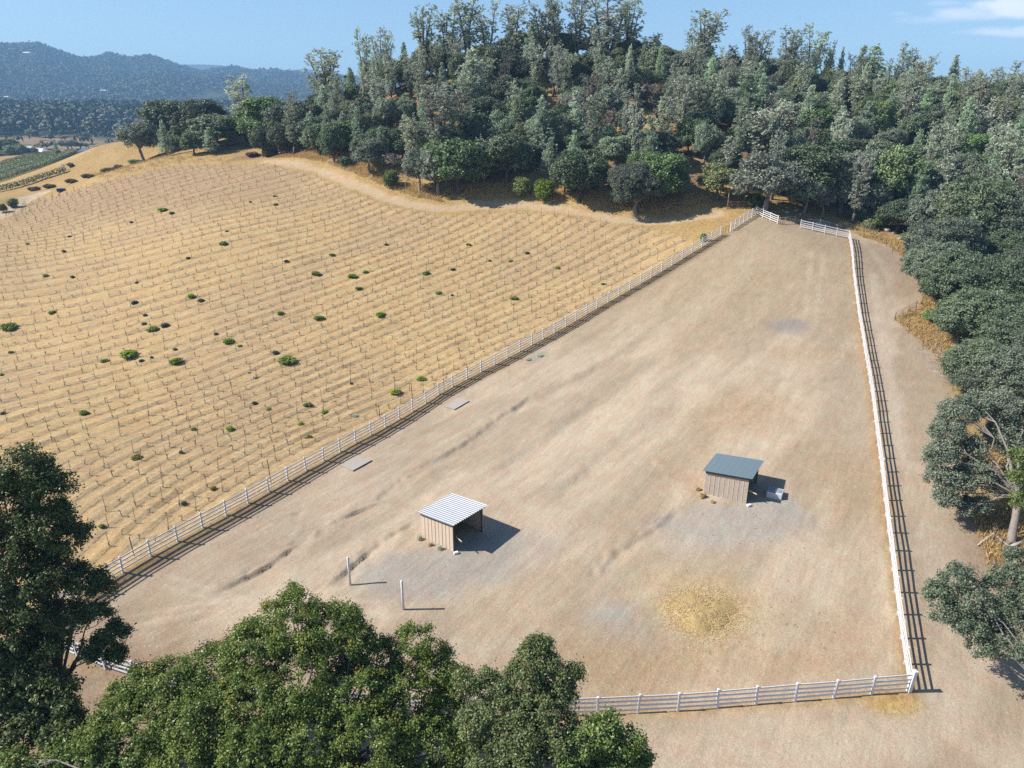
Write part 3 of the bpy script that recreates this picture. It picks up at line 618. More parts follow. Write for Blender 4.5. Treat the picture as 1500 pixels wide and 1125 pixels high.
def build_shelters():
    pale = dict(board=MAT['board_pale'], batten=MAT['batten_pale'], frame=MAT['frame'], frame_pale=MAT['frame_pale'], roof=MAT['roof_bright'])
    grey = dict(board=MAT['board_grey'], batten=MAT['batten_grey'], frame=MAT['frame'], frame_pale=MAT['frame_pale'], roof=MAT['roof_blue'])
    shelter(gp(618, 784), gp(664, 808), 'open shelter with shiny pale ribbed roof and smooth tan board side', 2.25, 2.55, pale)
    shelter(gp(1031, 721), gp(1093, 737), 'open shelter with blue grey ribbed roof and weathered grey plank side', 2.3, 2.6, grey, ribs=18)
    # waterer beside the blue-roofed shelter
    A = gp(1122.5, 728); B = gp(1144, 733); c = (A + B) / 2; d = B - A; rz = math.atan2(d[1], d[0]); w = float(np.hypot(d[0], d[1])) + .05; dp = 1.15; h = .62
    root = thing('stock_waterer', 'pale box shaped stock waterer with grey lids in the blue roofed shelter shadow', 'trough', (c[0], c[1], c[2] - .02), rz)
    m = MB(); m.box((0, dp / 2, h / 2), (w, dp, h)); ob = m.build('tank', MAT['trough'], root)
    mod = ob.modifiers.new('bevel', 'BEVEL'); mod.width = .04; mod.segments = 2
    for x, l in ((-w * .27, .86), (w * .2, .6)):
        m = MB(); m.box((x, dp * .5, h + .022), (w * .38, dp * l, .04)); m.build('lid', MAT['lid'], root)
    m = MB(); m.box((0.02, dp * .5, h + .06), (.05, dp * .95, .05)); m.build('hinge_bar', MAT['lid'], root)
    # small white blocks at the shelter corners
    for px, py, lab in ((1097, 741, 'small white block lying at the near corner of the blue roofed shelter'), (668, 811, 'small white block lying at the near corner of the pale roofed shelter')):
        p = gp(px, py); m = MB(); R = np.array([[.9, -.43, 0], [.43, .9, 0], [0, 0, 1.]]); m.box((0, 0, .09), (.42, .26, .2), R)
        o = m.build('salt_block', MAT['salt'], None, loc=tuple(p)); mod = o.modifiers.new('bevel', 'BEVEL'); mod.width = .05; mod.segments = 3; tag(o, lab, 'block', 'white blocks by the shelters')
    # grey sheets of board lying by the vineyard fence
    for pix, lab in (([(499,683),(520,671.5),(545,676),(517,691.5)], 'bleached grey board sheet lying by the long fence, the lower one'), ([(653,597),(671,584),(687.5,588),(666,601)], 'bleached grey board sheet lying by the long fence, the upper one')):
        P = [gp(*q) for q in pix]; c = sum(P) / 4; m = MB(); t = .09
        V = [p - c + (0, 0, .05) for p in P] + [p - c + (0, 0, .05 + t) for p in P]
        m.v = V; m.f = [(0, 3, 2, 1) if False else (3, 2, 1, 0), (4, 5, 6, 7), (0, 1, 5, 4), (1, 2, 6, 5), (2, 3, 7, 6), (3, 0, 4, 7)]
        o = put('board_sheet', mesh_from('board_sheet', m.v, m.f, MAT['sheet']), None, tuple(c)); tag(o, lab, 'board', 'grey sheets on the ground by the fence')
# ---------------------------------------------------------------- foliage helpers
def leaf_material(name, dark, light, trans=.22, rough=.5, tip=None, tipamt=.0, spec=.35):
    grey = name in ('live_oak_leaves', 'dark_oak_leaves', 'olive_oak_leaves', 'blue_oak_leaves', 'foothill_pine_needles', 'young_pine_needles', 'blue_green_oak_leaves')
    t = NT(name); tone = t.attr('tone').outputs['Fac']; oi = t.n('ShaderNodeObjectInfo').outputs['Random']
    c = t.mix(tone, rgb(*dark), rgb(*light))
    if tip: c = t.mix(t.math('MULTIPLY', t.ramp(tone, 1 - tipamt - .02, 1 - tipamt), .9), c, rgb(*tip))
    h = t.n('ShaderNodeHueSaturation'); h.inputs['Hue'].default_value = .5; t.l(c, h.inputs['Color'])
    t.set(h.inputs['Value'], t.math('ADD', .76, t.math('MULTIPLY', oi, .46))); t.set(h.inputs['Hue'], t.math('ADD', .485, t.math('MULTIPLY', t.math('FRACT', t.math('MULTIPLY', oi, 7.7)), .03)))
    t.set(h.inputs['Saturation'], t.math('ADD', .58 if grey else .85, t.math('MULTIPLY', t.math('FRACT', t.math('MULTIPLY', oi, 3.3)), .40 if grey else .3)))
    c = h.outputs[0]; t.col(c); t.p.inputs['Roughness'].default_value = rough; t.p.inputs['Specular IOR Level'].default_value = spec
    tr = t.n('ShaderNodeBsdfTranslucent'); t.l(c, tr.inputs[0]); mx = t.n('ShaderNodeMixShader'); mx.inputs[0].default_value = trans
    t.l(t.p.outputs[0], mx.inputs[1]); t.l(tr.outputs[0], mx.inputs[2]); t.l(mx.outputs[0], t.out.inputs[0]); return t.m
def unit(v): return v / (np.linalg.norm(v, axis=-1, keepdims=True) + 1e-9)
def leaves_mesh(name, C, N, L, W, tone, mat, rs, fold=.25, axis_dir=None):
    """rhombic leaves: centre C, normal N, length L, width W; slightly folded along the midrib"""
    n = len(C); N = unit(N); r = rs.normal(size=(n, 3)) if axis_dir is None else axis_dir + rs.normal(size=(n, 3)) * .25
    a = unit(r - (r * N).sum(1, keepdims=True) * N); b = np.cross(N, a)
    L = np.broadcast_to(L, n)[:, None]; W = np.broadcast_to(W, n)[:, None]
    base = C - a * L * .5; tipv = C + a * L * .5; up = N * W * fold
    l = C + b * W * .5 + a * L * .06 + up; q = C - b * W * .5 + a * L * .06 + up
    V = np.stack([base, l, tipv, q], 1).reshape(-1, 3); Fq = np.arange(4 * n).reshape(n, 4)
    me = mesh_from(name, V, Fq, mat); at = me.attributes.new('tone', 'FLOAT', 'FACE'); at.data.foreach_set('value', np.clip(tone, 0, 1).astype(np.float32)); return me
def lobe_leaves(rs, lobes, per_area, leaf, clump_r=.36, flat=.8, density=1.0, low=-.55):
    """clumped foliage over the outside of overlapping lobes [(centre, radius)]"""
    Cs, Ns, Ts = [], [], []
    cen = np.array([l[0] for l in lobes]); rad = np.array([l[1] for l in lobes])
    for c, R in lobes:
        cr = clump_r * (.8 + .4 * rs.rand()); k = max(6, int(4 * math.pi * R * R / (cr * cr * 2.2) * density))
        d = unit(rs.normal(size=(k, 3))); d = d[d[:, 2] > low]; rr = R * (.60 + .52 * rs.rand(len(d)) ** .7)
        p = np.asarray(c) + d * rr[:, None] * np.array([1, 1, flat])
        dist = np.linalg.norm(p[:, None] - cen[None], axis=2) / rad[None]
        keep = (dist.min(1) > .52) | (rs.rand(len(p)) < .15); p = p[keep]; d = d[keep]
        for q, dd in zip(p, d):
            m = max(4, int(per_area * cr * cr * 12 * (.5 + rs.rand()))); t0 = rs.normal(.5, .2)
            off = rs.normal(size=(m, 3)) * cr * np.array([.52, .52, .46]) * (.7 + .6 * rs.rand())
            Cs.append(q + off); Ns.append(dd * .5 + np.array([0, 0, .45]) + rs.normal(size=(m, 3)) * .55); Ts.append(t0 + rs.normal(size=m) * .12 + off[:, 2] * .1 / cr)
    return np.concatenate(Cs), np.concatenate(Ns), np.concatenate(Ts)
def limbs(mb, rs, base, fork, lobes, r0, n=7, twig=True):
    fork = np.asarray(fork, float); base = np.asarray(base, float); mid = (base + fork) / 2 + rs.normal(size=3) * np.array([.12, .12, 0]) * r0 * 3
    mb.tube([base - (0, 0, .4), base + (fork - base) * .05, mid, fork], [r0 * 1.45, r0 * 1.15, r0 * .95, r0 * .85], n + 2)
    for c, R in lobes:
        c = np.asarray(c, float); d = c - fork; L = np.linalg.norm(d); k1 = fork + d * .35 + np.array([0, 0, .10 * L]) + rs.normal(size=3) * .06 * L; k2 = fork + d * .7 + np.array([0, 0, .07 * L]) + rs.normal(size=3) * .06 * L
        r = min(r0 * .34, .035 + r0 * .26 * min(1.5, R / 1.4)); end = c + unit(d) * R * .35
        mb.tube([fork - unit(d) * r0 * .2, k1, k2, end], [r, r * .75, r * .5, r * .18], n - 1, False)
        if twig:
            for _ in range(4):
                e = c + unit(rs.normal(size=3) + np.array([0, 0, .2])) * R * .8; mb.tube([k2, (k2 + e) / 2 + rs.normal(size=3) * .1 * R, e], [r * .4, r * .25, r * .08], 4, False)
# prototypes are (trunk mesh, crown mesh, height, radius); unit metres, scaled on placement
def proto_oak(seed, H, R, leaf, dens, mat, bark, flat=.8, nl=15, clump=.42, per=16, low=-.5, th=.28):
    rs = np.random.RandomState(seed); lobes = []
    for i in range(nl):
        z = rs.uniform(-.75, 1); a = i * 2.4 + rs.rand() * .8; q = math.sqrt(max(0, 1 - z * z * .8)); f = rs.uniform(.48, .66)
        lobes.append((np.array([math.cos(a) * q * R * f, math.sin(a) * q * R * f, H * (.60 + .235 * z)]), R * rs.uniform(.34, .48)))
    C, N, T = lobe_leaves(rs, lobes, per, leaf, clump, flat, dens, low)
    me = leaves_mesh('crown', C, N, leaf * rs.uniform(.8, 1.3, len(C)), leaf * .62, T, mat, rs)
    tb = MB(); limbs(tb, rs, (0, 0, 0), (rs.normal() * .2, rs.normal() * .2, H * th), lobes[:9], R * .075, 6, False)
    return tb.mesh('trunk', bark, True), me, H, R
def proto_pine(seed, H, R, mat, bark, cone=False, leaders=2, per=6, nb=60, blen=.62, dens=1.0):
    rs = np.random.RandomState(seed); tb = MB(); Cs, As, Ts = [], [], []
    tops = []
    if cone: tops = [(np.array([0, 0, 0.]), np.array([rs.normal() * .15, rs.normal() * .15, H]))]
    else:
        f = H * rs.uniform(.10, .26); fk = np.array([rs.normal() * .25, rs.normal() * .25, f]); tb.tube([(0, 0, -.4), fk * .5, fk], [R * .11, R * .09, R * .075], 7)
        for k in range(leaders):
            a = k * 2 * math.pi / leaders + rs.rand(); s = R * (rs.uniform(.3, .75) if leaders > 1 else .12); tops.append((fk, np.array([math.cos(a) * s, math.sin(a) * s, H * rs.uniform(.86, 1.0) if k else H])))
    for b, t in tops:
        k1 = b + (t - b) * .5 + rs.normal(size=3) * .15; tb.tube([b - (0, 0, .3 if cone else 0), k1, t], [R * (.085 if cone else .06), R * .045, .02], 6)
        for i in range(int(nb / len(tops))):
            u = rs.uniform(.06, 1.0) ** .8 if cone else rs.uniform(.05, 1.0); p = b + (t - b) * u
            prof = (1.02 - u) ** .75 if cone else (.26 + .34 * math.sin(min(1, .12 + u * .8) * math.pi))
            L = R * prof * rs.uniform(.75, 1.15) * (1 if cone else .85); a = rs.rand() * 6.283; ang = rs.uniform(.05, .5) if cone else rs.uniform(.35, 1.05)
            d = np.array([math.cos(a) * math.cos(ang), math.sin(a) * math.cos(ang), math.sin(ang)]); e = p + d * L; mid = p + d * L * .55 + np.array([0, 0, -.07 * L])
            tb.tube([p, mid, e], [.035 + .012 * L, .03, .012], 4, False); t0 = rs.normal(.5, .17)
            nt = max(2, int(L * 3.2 * dens))
            for q in range(nt):
                s = 1 - rs.rand() ** 1.5 * (.8 if cone else .62); c = p + (e - p) * s + np.array([0, 0, -.05 * L]) + rs.normal(size=3) * (.16 + .07 * L); m = per
                ax = unit(d * .7 + np.array([0, 0, .5]) + rs.normal(size=(m, 3)) * .75); Cs.append(c + ax * blen * .3); As.append(ax); Ts.append(t0 + rs.normal(size=m) * .16)
    C = np.concatenate(Cs); A = np.concatenate(As); T = np.concatenate(Ts); N = unit(np.cross(A, rs.normal(size=A.shape))); N[N[:, 2] < 0] *= -1
    me = leaves_mesh('crown', C, N + np.array([-.15, -.15, .25]), blen * rs.uniform(.7, 1.25, len(C)), blen * .26, T, mat, rs, .15, A)
    return tb.mesh('trunk', bark, True), me, H, R
def proto_shrub(seed, H, R, leaf, mat, bark, per=16, clump=.3):
    rs = np.random.RandomState(seed); lobes = [(np.array([math.cos(i * 2.4) * R * .5 * rs.rand(), math.sin(i * 2.4) * R * .5 * rs.rand(), H * rs.uniform(.28, .68)]), R * rs.uniform(.38, .55)) for i in range(8)]
    C, N, T = lobe_leaves(rs, lobes, per, leaf, clump, H / (2 * R) * 1.1, 1.0, -.8); C[:, 2] = np.maximum(C[:, 2], .02)
    me = leaves_mesh('foliage', C, N, leaf * rs.uniform(.8, 1.3, len(C)), leaf * .6, T, mat, rs)
    tb = MB(); limbs(tb, rs, (0, 0, 0), (0, 0, H * .15), lobes, R * .06, 5, False); return tb.mesh('stem', bark, True), me, H, R
def proto_bare(seed, H, R, bark, depth=4):
    rs = np.random.RandomState(seed); tb = MB()
    def grow(p, d, L, r, k):
        q = p + d * L * .5 + rs.normal(size=3) * L * .05; e = p + d * L; tb.tube([p, q, e], [r, r * .85, r * .65], 5 if k > 1 else 3, False)
        if k == 0: return
        for _ in range(3 if k > 1 else 4): grow(e, unit(d + rs.normal(size=3) * .5 + np.array([0, 0, .12])), L * rs.uniform(.55, .8), r * .6, k - 1)
    grow(np.array([0, 0, -.3]), np.array([0, 0, 1.]), H * .34, R * .06, depth)
    return tb.mesh('trunk', bark, True), None, H, R
PRO = {}
def make_protos():
    LM = dict(
        live=leaf_material('live_oak_leaves', (0.074, 0.121, 0.046), (0.208, 0.295, 0.103), 0.2),
        live2=leaf_material('dark_oak_leaves', (0.058, 0.096, 0.049), (0.159, 0.217, 0.097), 0.2),
        olive=leaf_material('olive_oak_leaves', (0.108, 0.137, 0.048), (0.291, 0.321, 0.12), 0.24),
        blue=leaf_material('blue_oak_leaves', (0.132, 0.18, 0.118), (0.333, 0.402, 0.243), 0.24),
        pine=leaf_material('foothill_pine_needles', (0.219, 0.276, 0.183), (0.586, 0.657, 0.443), 0.28, .6),
        cone=leaf_material('young_pine_needles', (0.195, 0.284, 0.171), (0.519, 0.657, 0.405), 0.28, .6),
        dry=leaf_material('dry_grey_twigs', (0.15, 0.132, 0.118), (0.3, 0.256, 0.226), .1, .8),
        drybrush=leaf_material('brown_dry_brush', (.10, .075, .05), (.22, .165, .11), .15, .8),
        brown=leaf_material('brown_dead_needles', (0.153, 0.09, 0.063), (0.261, 0.171, 0.126), .1, .8),
        bright=leaf_material('bright_green_leaves', (0.076, 0.117, 0.02), (0.234, 0.289, 0.062), 0.33),
        vine=leaf_material('vine_leaves', (0.09, 0.165, 0.021), (0.317, 0.426, 0.061), 0.38),
        vined=leaf_material('dark_weed_leaves', (0.045, 0.068, 0.033), (0.128, 0.165, 0.075), 0.28),
        viney=leaf_material('yellowing_vine_leaves', (0.135, 0.135, 0.021), (0.312, 0.302, 0.062), 0.38),
        pale=leaf_material('pale_weed_leaves', (.38,.39,.29), (.66,.66,.52), .2),
        near=leaf_material('oak_leaves', (0.06, 0.093, 0.02), (0.208, 0.257, 0.06), 0.3, .42, (.30, .20, .05), .012, .28),
        near2=leaf_material('grey_green_oak_leaves', (0.08, 0.125, 0.032), (0.26, 0.348, 0.108), 0.28, .42, (.26, .19, .06), .012, .28),
        neardark=leaf_material('deep_green_oak_leaves', (0.046, 0.071, 0.03), (0.149, 0.19, 0.073), 0.2, .45, None, 0, .25),
        rightoak=leaf_material('blue_green_oak_leaves', (0.069, 0.113, 0.059), (0.206, 0.264, 0.14), 0.24, .45, None, 0, .25),
        hay=leaf_material('loose_hay', (0.415, 0.294, 0.123), (0.711, 0.578, 0.327), .2, .8, None, 0, .1),
        grass=leaf_material('dry_grass_blades', (0.392, 0.29, 0.138), (0.681, 0.536, 0.29), .25, .8, None, 0, .1))
    MAT.update({'leaf_' + k: v for k, v in LM.items()})
    B, D = MAT['bark'], MAT['bark_dark']
    PRO['live'] = [proto_oak(10 + i, 8 + i * .4, 3.9, .34, 1.1, LM['live' if i % 2 else 'live2'], D, .82, 17, .5, 17, -.7, .22) for i in range(5)]
    PRO['olive'] = [proto_oak(30 + i, 7.5, 3.4, .32, .9, LM['olive'], D, .85, 14, .45, 15) for i in range(3)]
    PRO['blue'] = [proto_oak(40 + i, 8.5, 3.8, .30, .72, LM['blue'], B, .8, 16, .42, 13, -.6) for i in range(4)]
    PRO['tall'] = [proto_pine(50 + i, 16, 3.6, LM['pine'], D, False, 2 + i % 4, 8, 130, .56, .95) for i in range(6)]
    PRO['cone'] = [proto_pine(60 + i, 10, 2.7, LM['cone'], B, True, 1, 8, 150, .50, 1.4) for i in range(4)]
    PRO['thin'] = [proto_pine(70 + i, 15, 3.2, LM['dry' if i == 1 else 'pine'], D, False, 2 + i, 6, 80, .55, .9) for i in range(2)]
    PRO['brown'] = [proto_pine(75, 10, 2.6, LM['brown'], B, True, 1, 5, 70, .5)]
    PRO['grey'] = [proto_oak(80 + i, 6, 2.8, .30, .5, LM['dry'], B, .85, 12, .42, 9) for i in range(2)]
    PRO['dryshrub'] = [proto_shrub(88 + i, 2.2, 2.4, .26, LM['drybrush'], D) for i in range(2)]
    PRO['shrub'] = [proto_shrub(90 + i, 3, 2.2, .28, LM['live' if i else 'olive'], D) for i in range(3)]
    PRO['bright'] = [proto_shrub(95 + i, 3.6, 2.3, .24, LM['bright'], D, 18) for i in range(2)]
    PRO['big'] = [proto_oak(100 + i, 10, 5.0, .26, .78, LM['rightoak'], B, .95, 30, .46, 17, -.7, .22) for i in range(3)]
    PRO['vine'] = [proto_shrub(110 + i, 1.0, .8, .2, LM[k], MAT['vinewood'], 60, .2) for i, k in enumerate(('vine', 'vine', 'vine'))]
    PRO['vined'] = [proto_shrub(114, 1.0, .8, .15, LM['vined'], MAT['vinewood'], 55, .2)]
    PRO['viney'] = [proto_shrub(115, .9, .8, .15, LM['viney'], MAT['vinewood'], 50, .2)]
    PRO['pale'] = [proto_shrub(116, .8, .8, .11, LM['pale'], MAT['vinewood'], 70, .18)]
    PRO['tuft'] = [proto_shrub(117, .6, .8, .14, LM['hay'], MAT['vinewood'], 50, .2)]
KIND_NAME = dict(dryshrub='dry_bush', live='live_oak', olive='live_oak', blue='blue_oak', tall='foothill_pine', cone='young_pine', thin='foothill_pine', brown='dead_pine', grey='bare_tree', shrub='shrub', bright='shrub', big='oak_tree', vine='green_vine', vined='weed_clump', viney='green_vine', pale='weed_clump', tuft='weed_clump')
KIND_CAT = dict(dryshrub='bush', live='tree', olive='tree', blue='tree', tall='tree', cone='tree', thin='tree', brown='tree', grey='tree', shrub='bush', bright='bush', big='tree', vine='vine', vined='weed', viney='vine', pale='weed', tuft='weed')
def plant(kind, x, y, H, R, label, group, rng, z=None):
    tm, cm, h0, r0 = PRO[kind][rng.randrange(len(PRO[kind]))]
    z = gz(x, y) - .05 if z is None else z
    root = thing(KIND_NAME[kind], label, KIND_CAT[kind], (x, y, z), rng.uniform(0, 6.28), group); s = (R / r0, R / r0, H / h0)
    bush = KIND_CAT[kind] != 'tree'
    put('stem' if bush else 'trunk', tm, root, sc=s)
    if cm: put('foliage' if bush else 'crown', cm, root, sc=s)
    return root
def px_plant(kind, px, ytop, Y, wpx, label, group=None, rng=None, hmin=1.0):
    if kind in ('big', 'live', 'blue', 'olive') and Y < 180:      # keep oak proportions: bring squat ones forward along the sight line
        for _ in range(60):
            t = at_y(px, ytop, Y); dz = Y * CP - (t[2] - CAMZ) * SP
            if t[2] - float(h_base(np.array([t[0]]), np.array([Y]))[0]) >= 1.75 * wpx * dz / F / 2: break
            Y -= .5
    t = at_y(px, ytop, Y); x = t[0]; dz = Y * CP - (t[2] - CAMZ) * SP; z = gz(x, Y)
    return plant(kind, x, Y, max(hmin, t[2] - z), wpx * dz / F / 2, label, group, rng or random.Random(int(px * 31 + ytop)), z - .05), (x, Y)
# ---------------------------------------------------------------- vineyard
def vine_points():
    gx, gy = np.meshgrid(np.arange(-150, 40, .7), np.arange(40, 205, .7)); gx = gx.ravel(); gy = gy.ravel(); m = inside(gx, gy, VINEYARD); gx = gx[m]; gy = gy[m]; f = phi(gx, gy)
    out = []; rs = np.random.RandomState(3)
    def step(p, d, s, k):
        a, b = _grad(p[0], p[1]); g = np.array([a @ _rowc, b @ _rowc]); t = np.array([-g[1], g[0]]); t = t / np.linalg.norm(t)
        q = p + t * s * d; e = phi(q[0], q[1]) - k; a, b = _grad(q[0], q[1]); g = np.array([a @ _rowc, b @ _rowc]); return q - g * e / (g @ g)
    for k in range(int(f.min()) + 1, int(f.max())):
        w = np.where(np.abs(f - k) < .12)[0]
        if len(w) < 5: continue
        seed = w[len(w) // 2]; pts = []; i0 = rs.randint(2)
        for d in (1, -1):
            p = np.array([gx[seed], gy[seed]]); i = i0
            for j in range(140):
                p = step(p, d, 1.8, k); i += 1
                if not (-160 < p[0] < 50 and 35 < p[1] < 215): break
                pts.append((p[0], p[1], (i * (1 if d > 0 else 1)) % 2, k))
        P = np.array(pts); ins = inside(P[:, 0], P[:, 1], VINEYARD); out.append(P[ins])
    P = np.concatenate(out); return P[rs.rand(len(P)) < .86]
GREEN = [(14,478,25,0),(76,457,12,0),(68,404,10,0),(107,406,8,1),(197,444,12,1),(240,306,14,0),(193,325,8,1),(102,346,7,1),(40,357,6,2),(94,368,8,1),(200,414,6,1),(213,462,8,1),(224,481,18,0),(241,476,14,1),(211,474,9,1),(189,517,27,0),(155,528,13,0),(207,529,9,1),(223,525,6,1),(124,604,15,0),(3,549,7,0),(16,516,8,0),(4,605,9,1),
 (327,356,13,0),(332,338,6,0),(419,383,8,1),(462,400,14,0),(487,373,9,0),(281,434,13,0),(295,439,12,1),(411,459,13,0),(466,465,15,0),(367,296,5,1),(402,287,6,0),(404,299,8,0),(276,378,8,1),(252,312,9,1),(257,529,20,0),(335,498,18,0),(422,527,28,0),(404,516,12,1),(352,507,8,0),(317,490,8,1),(257,512,8,1),(200,668,18,2),(283,628,10,0),(337,628,13,0),(373,590,10,1),(394,600,9,0),(452,593,13,0),(476,603,11,0),(440,621,11,0),(452,640,10,0),(265,663,7,0),(313,716,10,2),(270,738,9,2),(150,772,11,2),
 (515,404,14,0),(535,398,9,0),(526,422,11,0),(558,460,16,0),(624,400,13,0),(642,429,11,0),(662,434,5,1),(753,436,13,0),(663,394,9,1),(717,382,6,0),(748,382,8,0),(618,554,15,0),(579,573,20,0),(515,562,6,1),(817,392,8,0),(883,416,7,0),(686,358,8,0),(772,370,9,1),(565,358,7,0)]
def build_vineyard():
    P = vine_points(); d = np.hypot(P[:, 0], P[:, 1]); order = np.argsort(d); P = P[order]; Z = h_full(P[:, 0], P[:, 1])
    # keep those the camera can see
    q = [project((a, b, c)) for (a, b), c in zip(P[:, :2], Z)]; vis = np.array([-10 < u < 1510 and v < 1130 and not (u < 175 and v > 700 and u + (v - 700) * -.25 < 120) for u, v in q])
    P = P[vis]; Z = Z[vis]; rng = random.Random(5)
    def vine_mesh(seed):
        r = random.Random(seed); m = MB(); h = r.uniform(.25, .5); m.tube([(0, 0, -.1), (r.gauss(0, .03), r.gauss(0, .03), h * .5), (r.gauss(0, .05), r.gauss(0, .05), h)], [.045, .035, .04], 5)
        for _ in range(r.randint(2, 4)):
            a = r.uniform(0, 6.28); l = r.uniform(.12, .38); m.tube([(0, 0, h), (math.cos(a) * l * .5, math.sin(a) * l * .5, h + r.uniform(.02, .15)), (math.cos(a) * l, math.sin(a) * l, h + r.uniform(0, .25))], [.03, .025, .015], 4)
        return m
    def stake_mesh(seed):
        r = random.Random(seed); m = MB(); h = r.uniform(1.35, 1.75); m.box((0, 0, h / 2 - .1), (.03, .03, h + .2))
        if r.random() < .55: m.bar((-.28, 0, h * .78), (.28, 0, h * .78 + r.gauss(0, .03)), .02, .02)
        return m
    vm = [vine_mesh(i).mesh('vine', MAT['vinewood']) for i in range(6)]; sm = [stake_mesh(i).mesh('stake', MAT['stake']) for i in range(5)]
    g = 'dormant vines in the nearer vineyard rows'
    N = 300
    for i in range(min(N, len(P))):
        st = P[i, 2] < .5; a, b = _grad(P[i, 0], P[i, 1]); rz = math.atan2(-(a @ _rowc), b @ _rowc)
        root = thing('grape_vine', 'bare grape vine tied to a thin dark stake in the nearer golden rows' if st else 'bare knee high grape vine without a stake in the nearer golden rows', 'vine', (P[i, 0], P[i, 1], Z[i] - .02), rz, g + (' with stakes' if st else ' without stakes'))
        v = put('stem', vm[rng.randrange(6)], root, rz=rng.uniform(0, 6))
        if st:
            s = put('stake', sm[rng.randrange(5)], root); s.rotation_euler = (rng.gauss(0, .06), rng.gauss(0, .06), 0)
    m = MB(); from_v = [vine_mesh(i) for i in range(6)]; from_s = [stake_mesh(i) for i in range(5)]; V = []; Fs = []; mi = []; off = 0
    for i in range(N, len(P)):
        parts = [(from_v[rng.randrange(6)], 0)] + ([(from_s[rng.randrange(5)], 1)] if P[i, 2] < .5 else [])
        for pm, k in parts:
            a = rng.uniform(0, 6.28); ca, sa = math.cos(a), math.sin(a); W = np.array(pm.v); W = np.stack([W[:, 0] * ca - W[:, 1] * sa + P[i, 0], W[:, 0] * sa + W[:, 1] * ca + P[i, 1], W[:, 2] + Z[i] - .02], 1)
            V.append(W); Fs += [tuple(j + off for j in f) for f in pm.f]; mi += [k] * len(pm.f); off += len(W)
    me = mesh_from('far_vine_stakes', np.concatenate(V), Fs); me.materials.append(MAT['vinewood']); me.materials.append(MAT['stake']); me.polygons.foreach_set('material_index', np.array(mi, np.int32))
    tag(put('far_vine_stakes', me), 'bare stakes and vines in the farther golden rows', 'vines', kind='stuff')
    # leafy regrowth, one clump each
    size = lambda w, m: 'large' if w * m > 1.9 else 'small'
    for px, py, w, k in GREEN:
        p = gp(px, py + w * .2); dz = p[1] * CP - (p[2] - CAMZ) * SP; R = w * dz / F / 2; kind = ('vine', 'vined', 'viney')[k]
        sect = 'near the long white fence' if px > 430 and py > 330 else ('on the upper slope' if py < 420 else 'in the middle rows' if py < 560 else 'in the lowest rows')
        lab = {(14,478):'wide bright green vine at the left edge of the golden vineyard', (189,517):'biggest bright green vine left of the vineyard centre with a smaller one beside it', (422,527):'broad bright green vine, largest in the vineyard middle', (579,573):'bright green vine closest above the long white fence, spiky and round', (200,668):'yellow green vine right of the dark left oak', (257,529):'flat bright green vine between the two biggest green vines'}.get((px, py))
        nm = dict(vine='bright green leafy vine', vined='dark green weed clump', viney='yellowing leafy vine')[kind]
        plant(kind, p[0], p[1], max(.3, R * .72 * rngv(px)), R * .98, lab or f'{nm} {sect} of the golden vineyard', f'{nm}s {sect}', random.Random(px * 7 + py), p[2] - .03)
def rngv(px): return .75 + .35 * ((px * 37) % 10) / 10
# ---------------------------------------------------------------- trees
def near_tree(name, label, base, fork_h, lob, mat, bark, leaf, seed, r0, per=60, clump=.30, dens=1.0, lean=(0, 0), cat='tree', grow=1.0):
    rs = np.random.RandomState(seed); bz = gz(*base); o = np.array([base[0], base[1], bz]); lobes = []
    for px, py, Y, R in lob: lobes.append((np.array(at_y(px, py, Y)) - o, R * grow))
    root = thing(name, label, cat, tuple(o)); sprigs = []
    for c, R in lobes:
        for _ in range(5):
            d = unit(rs.normal(size=3)); d[2] = abs(d[2]) * .8 - .1; sprigs.append((c + d * R * rs.uniform(.98, 1.22), R * rs.uniform(.16, .30)))
    lobes2 = lobes + sprigs
    C, N, T = lobe_leaves(rs, lobes2, per, leaf, clump, .85, dens, -.6)
    ok = C[:, 2] > .25; C, N, T = C[ok], N[ok], T[ok]
    tb = MB(); limbs(tb, rs, (0, 0, 0), (lean[0], lean[1], fork_h), lobes, r0, 8, True)
    put('trunk', tb.mesh('trunk', bark, True), root)
    put('crown', leaves_mesh('crown', C, N, leaf * rs.uniform(.75, 1.35, len(C)), leaf * .62, T, mat, rs), root)
    return root
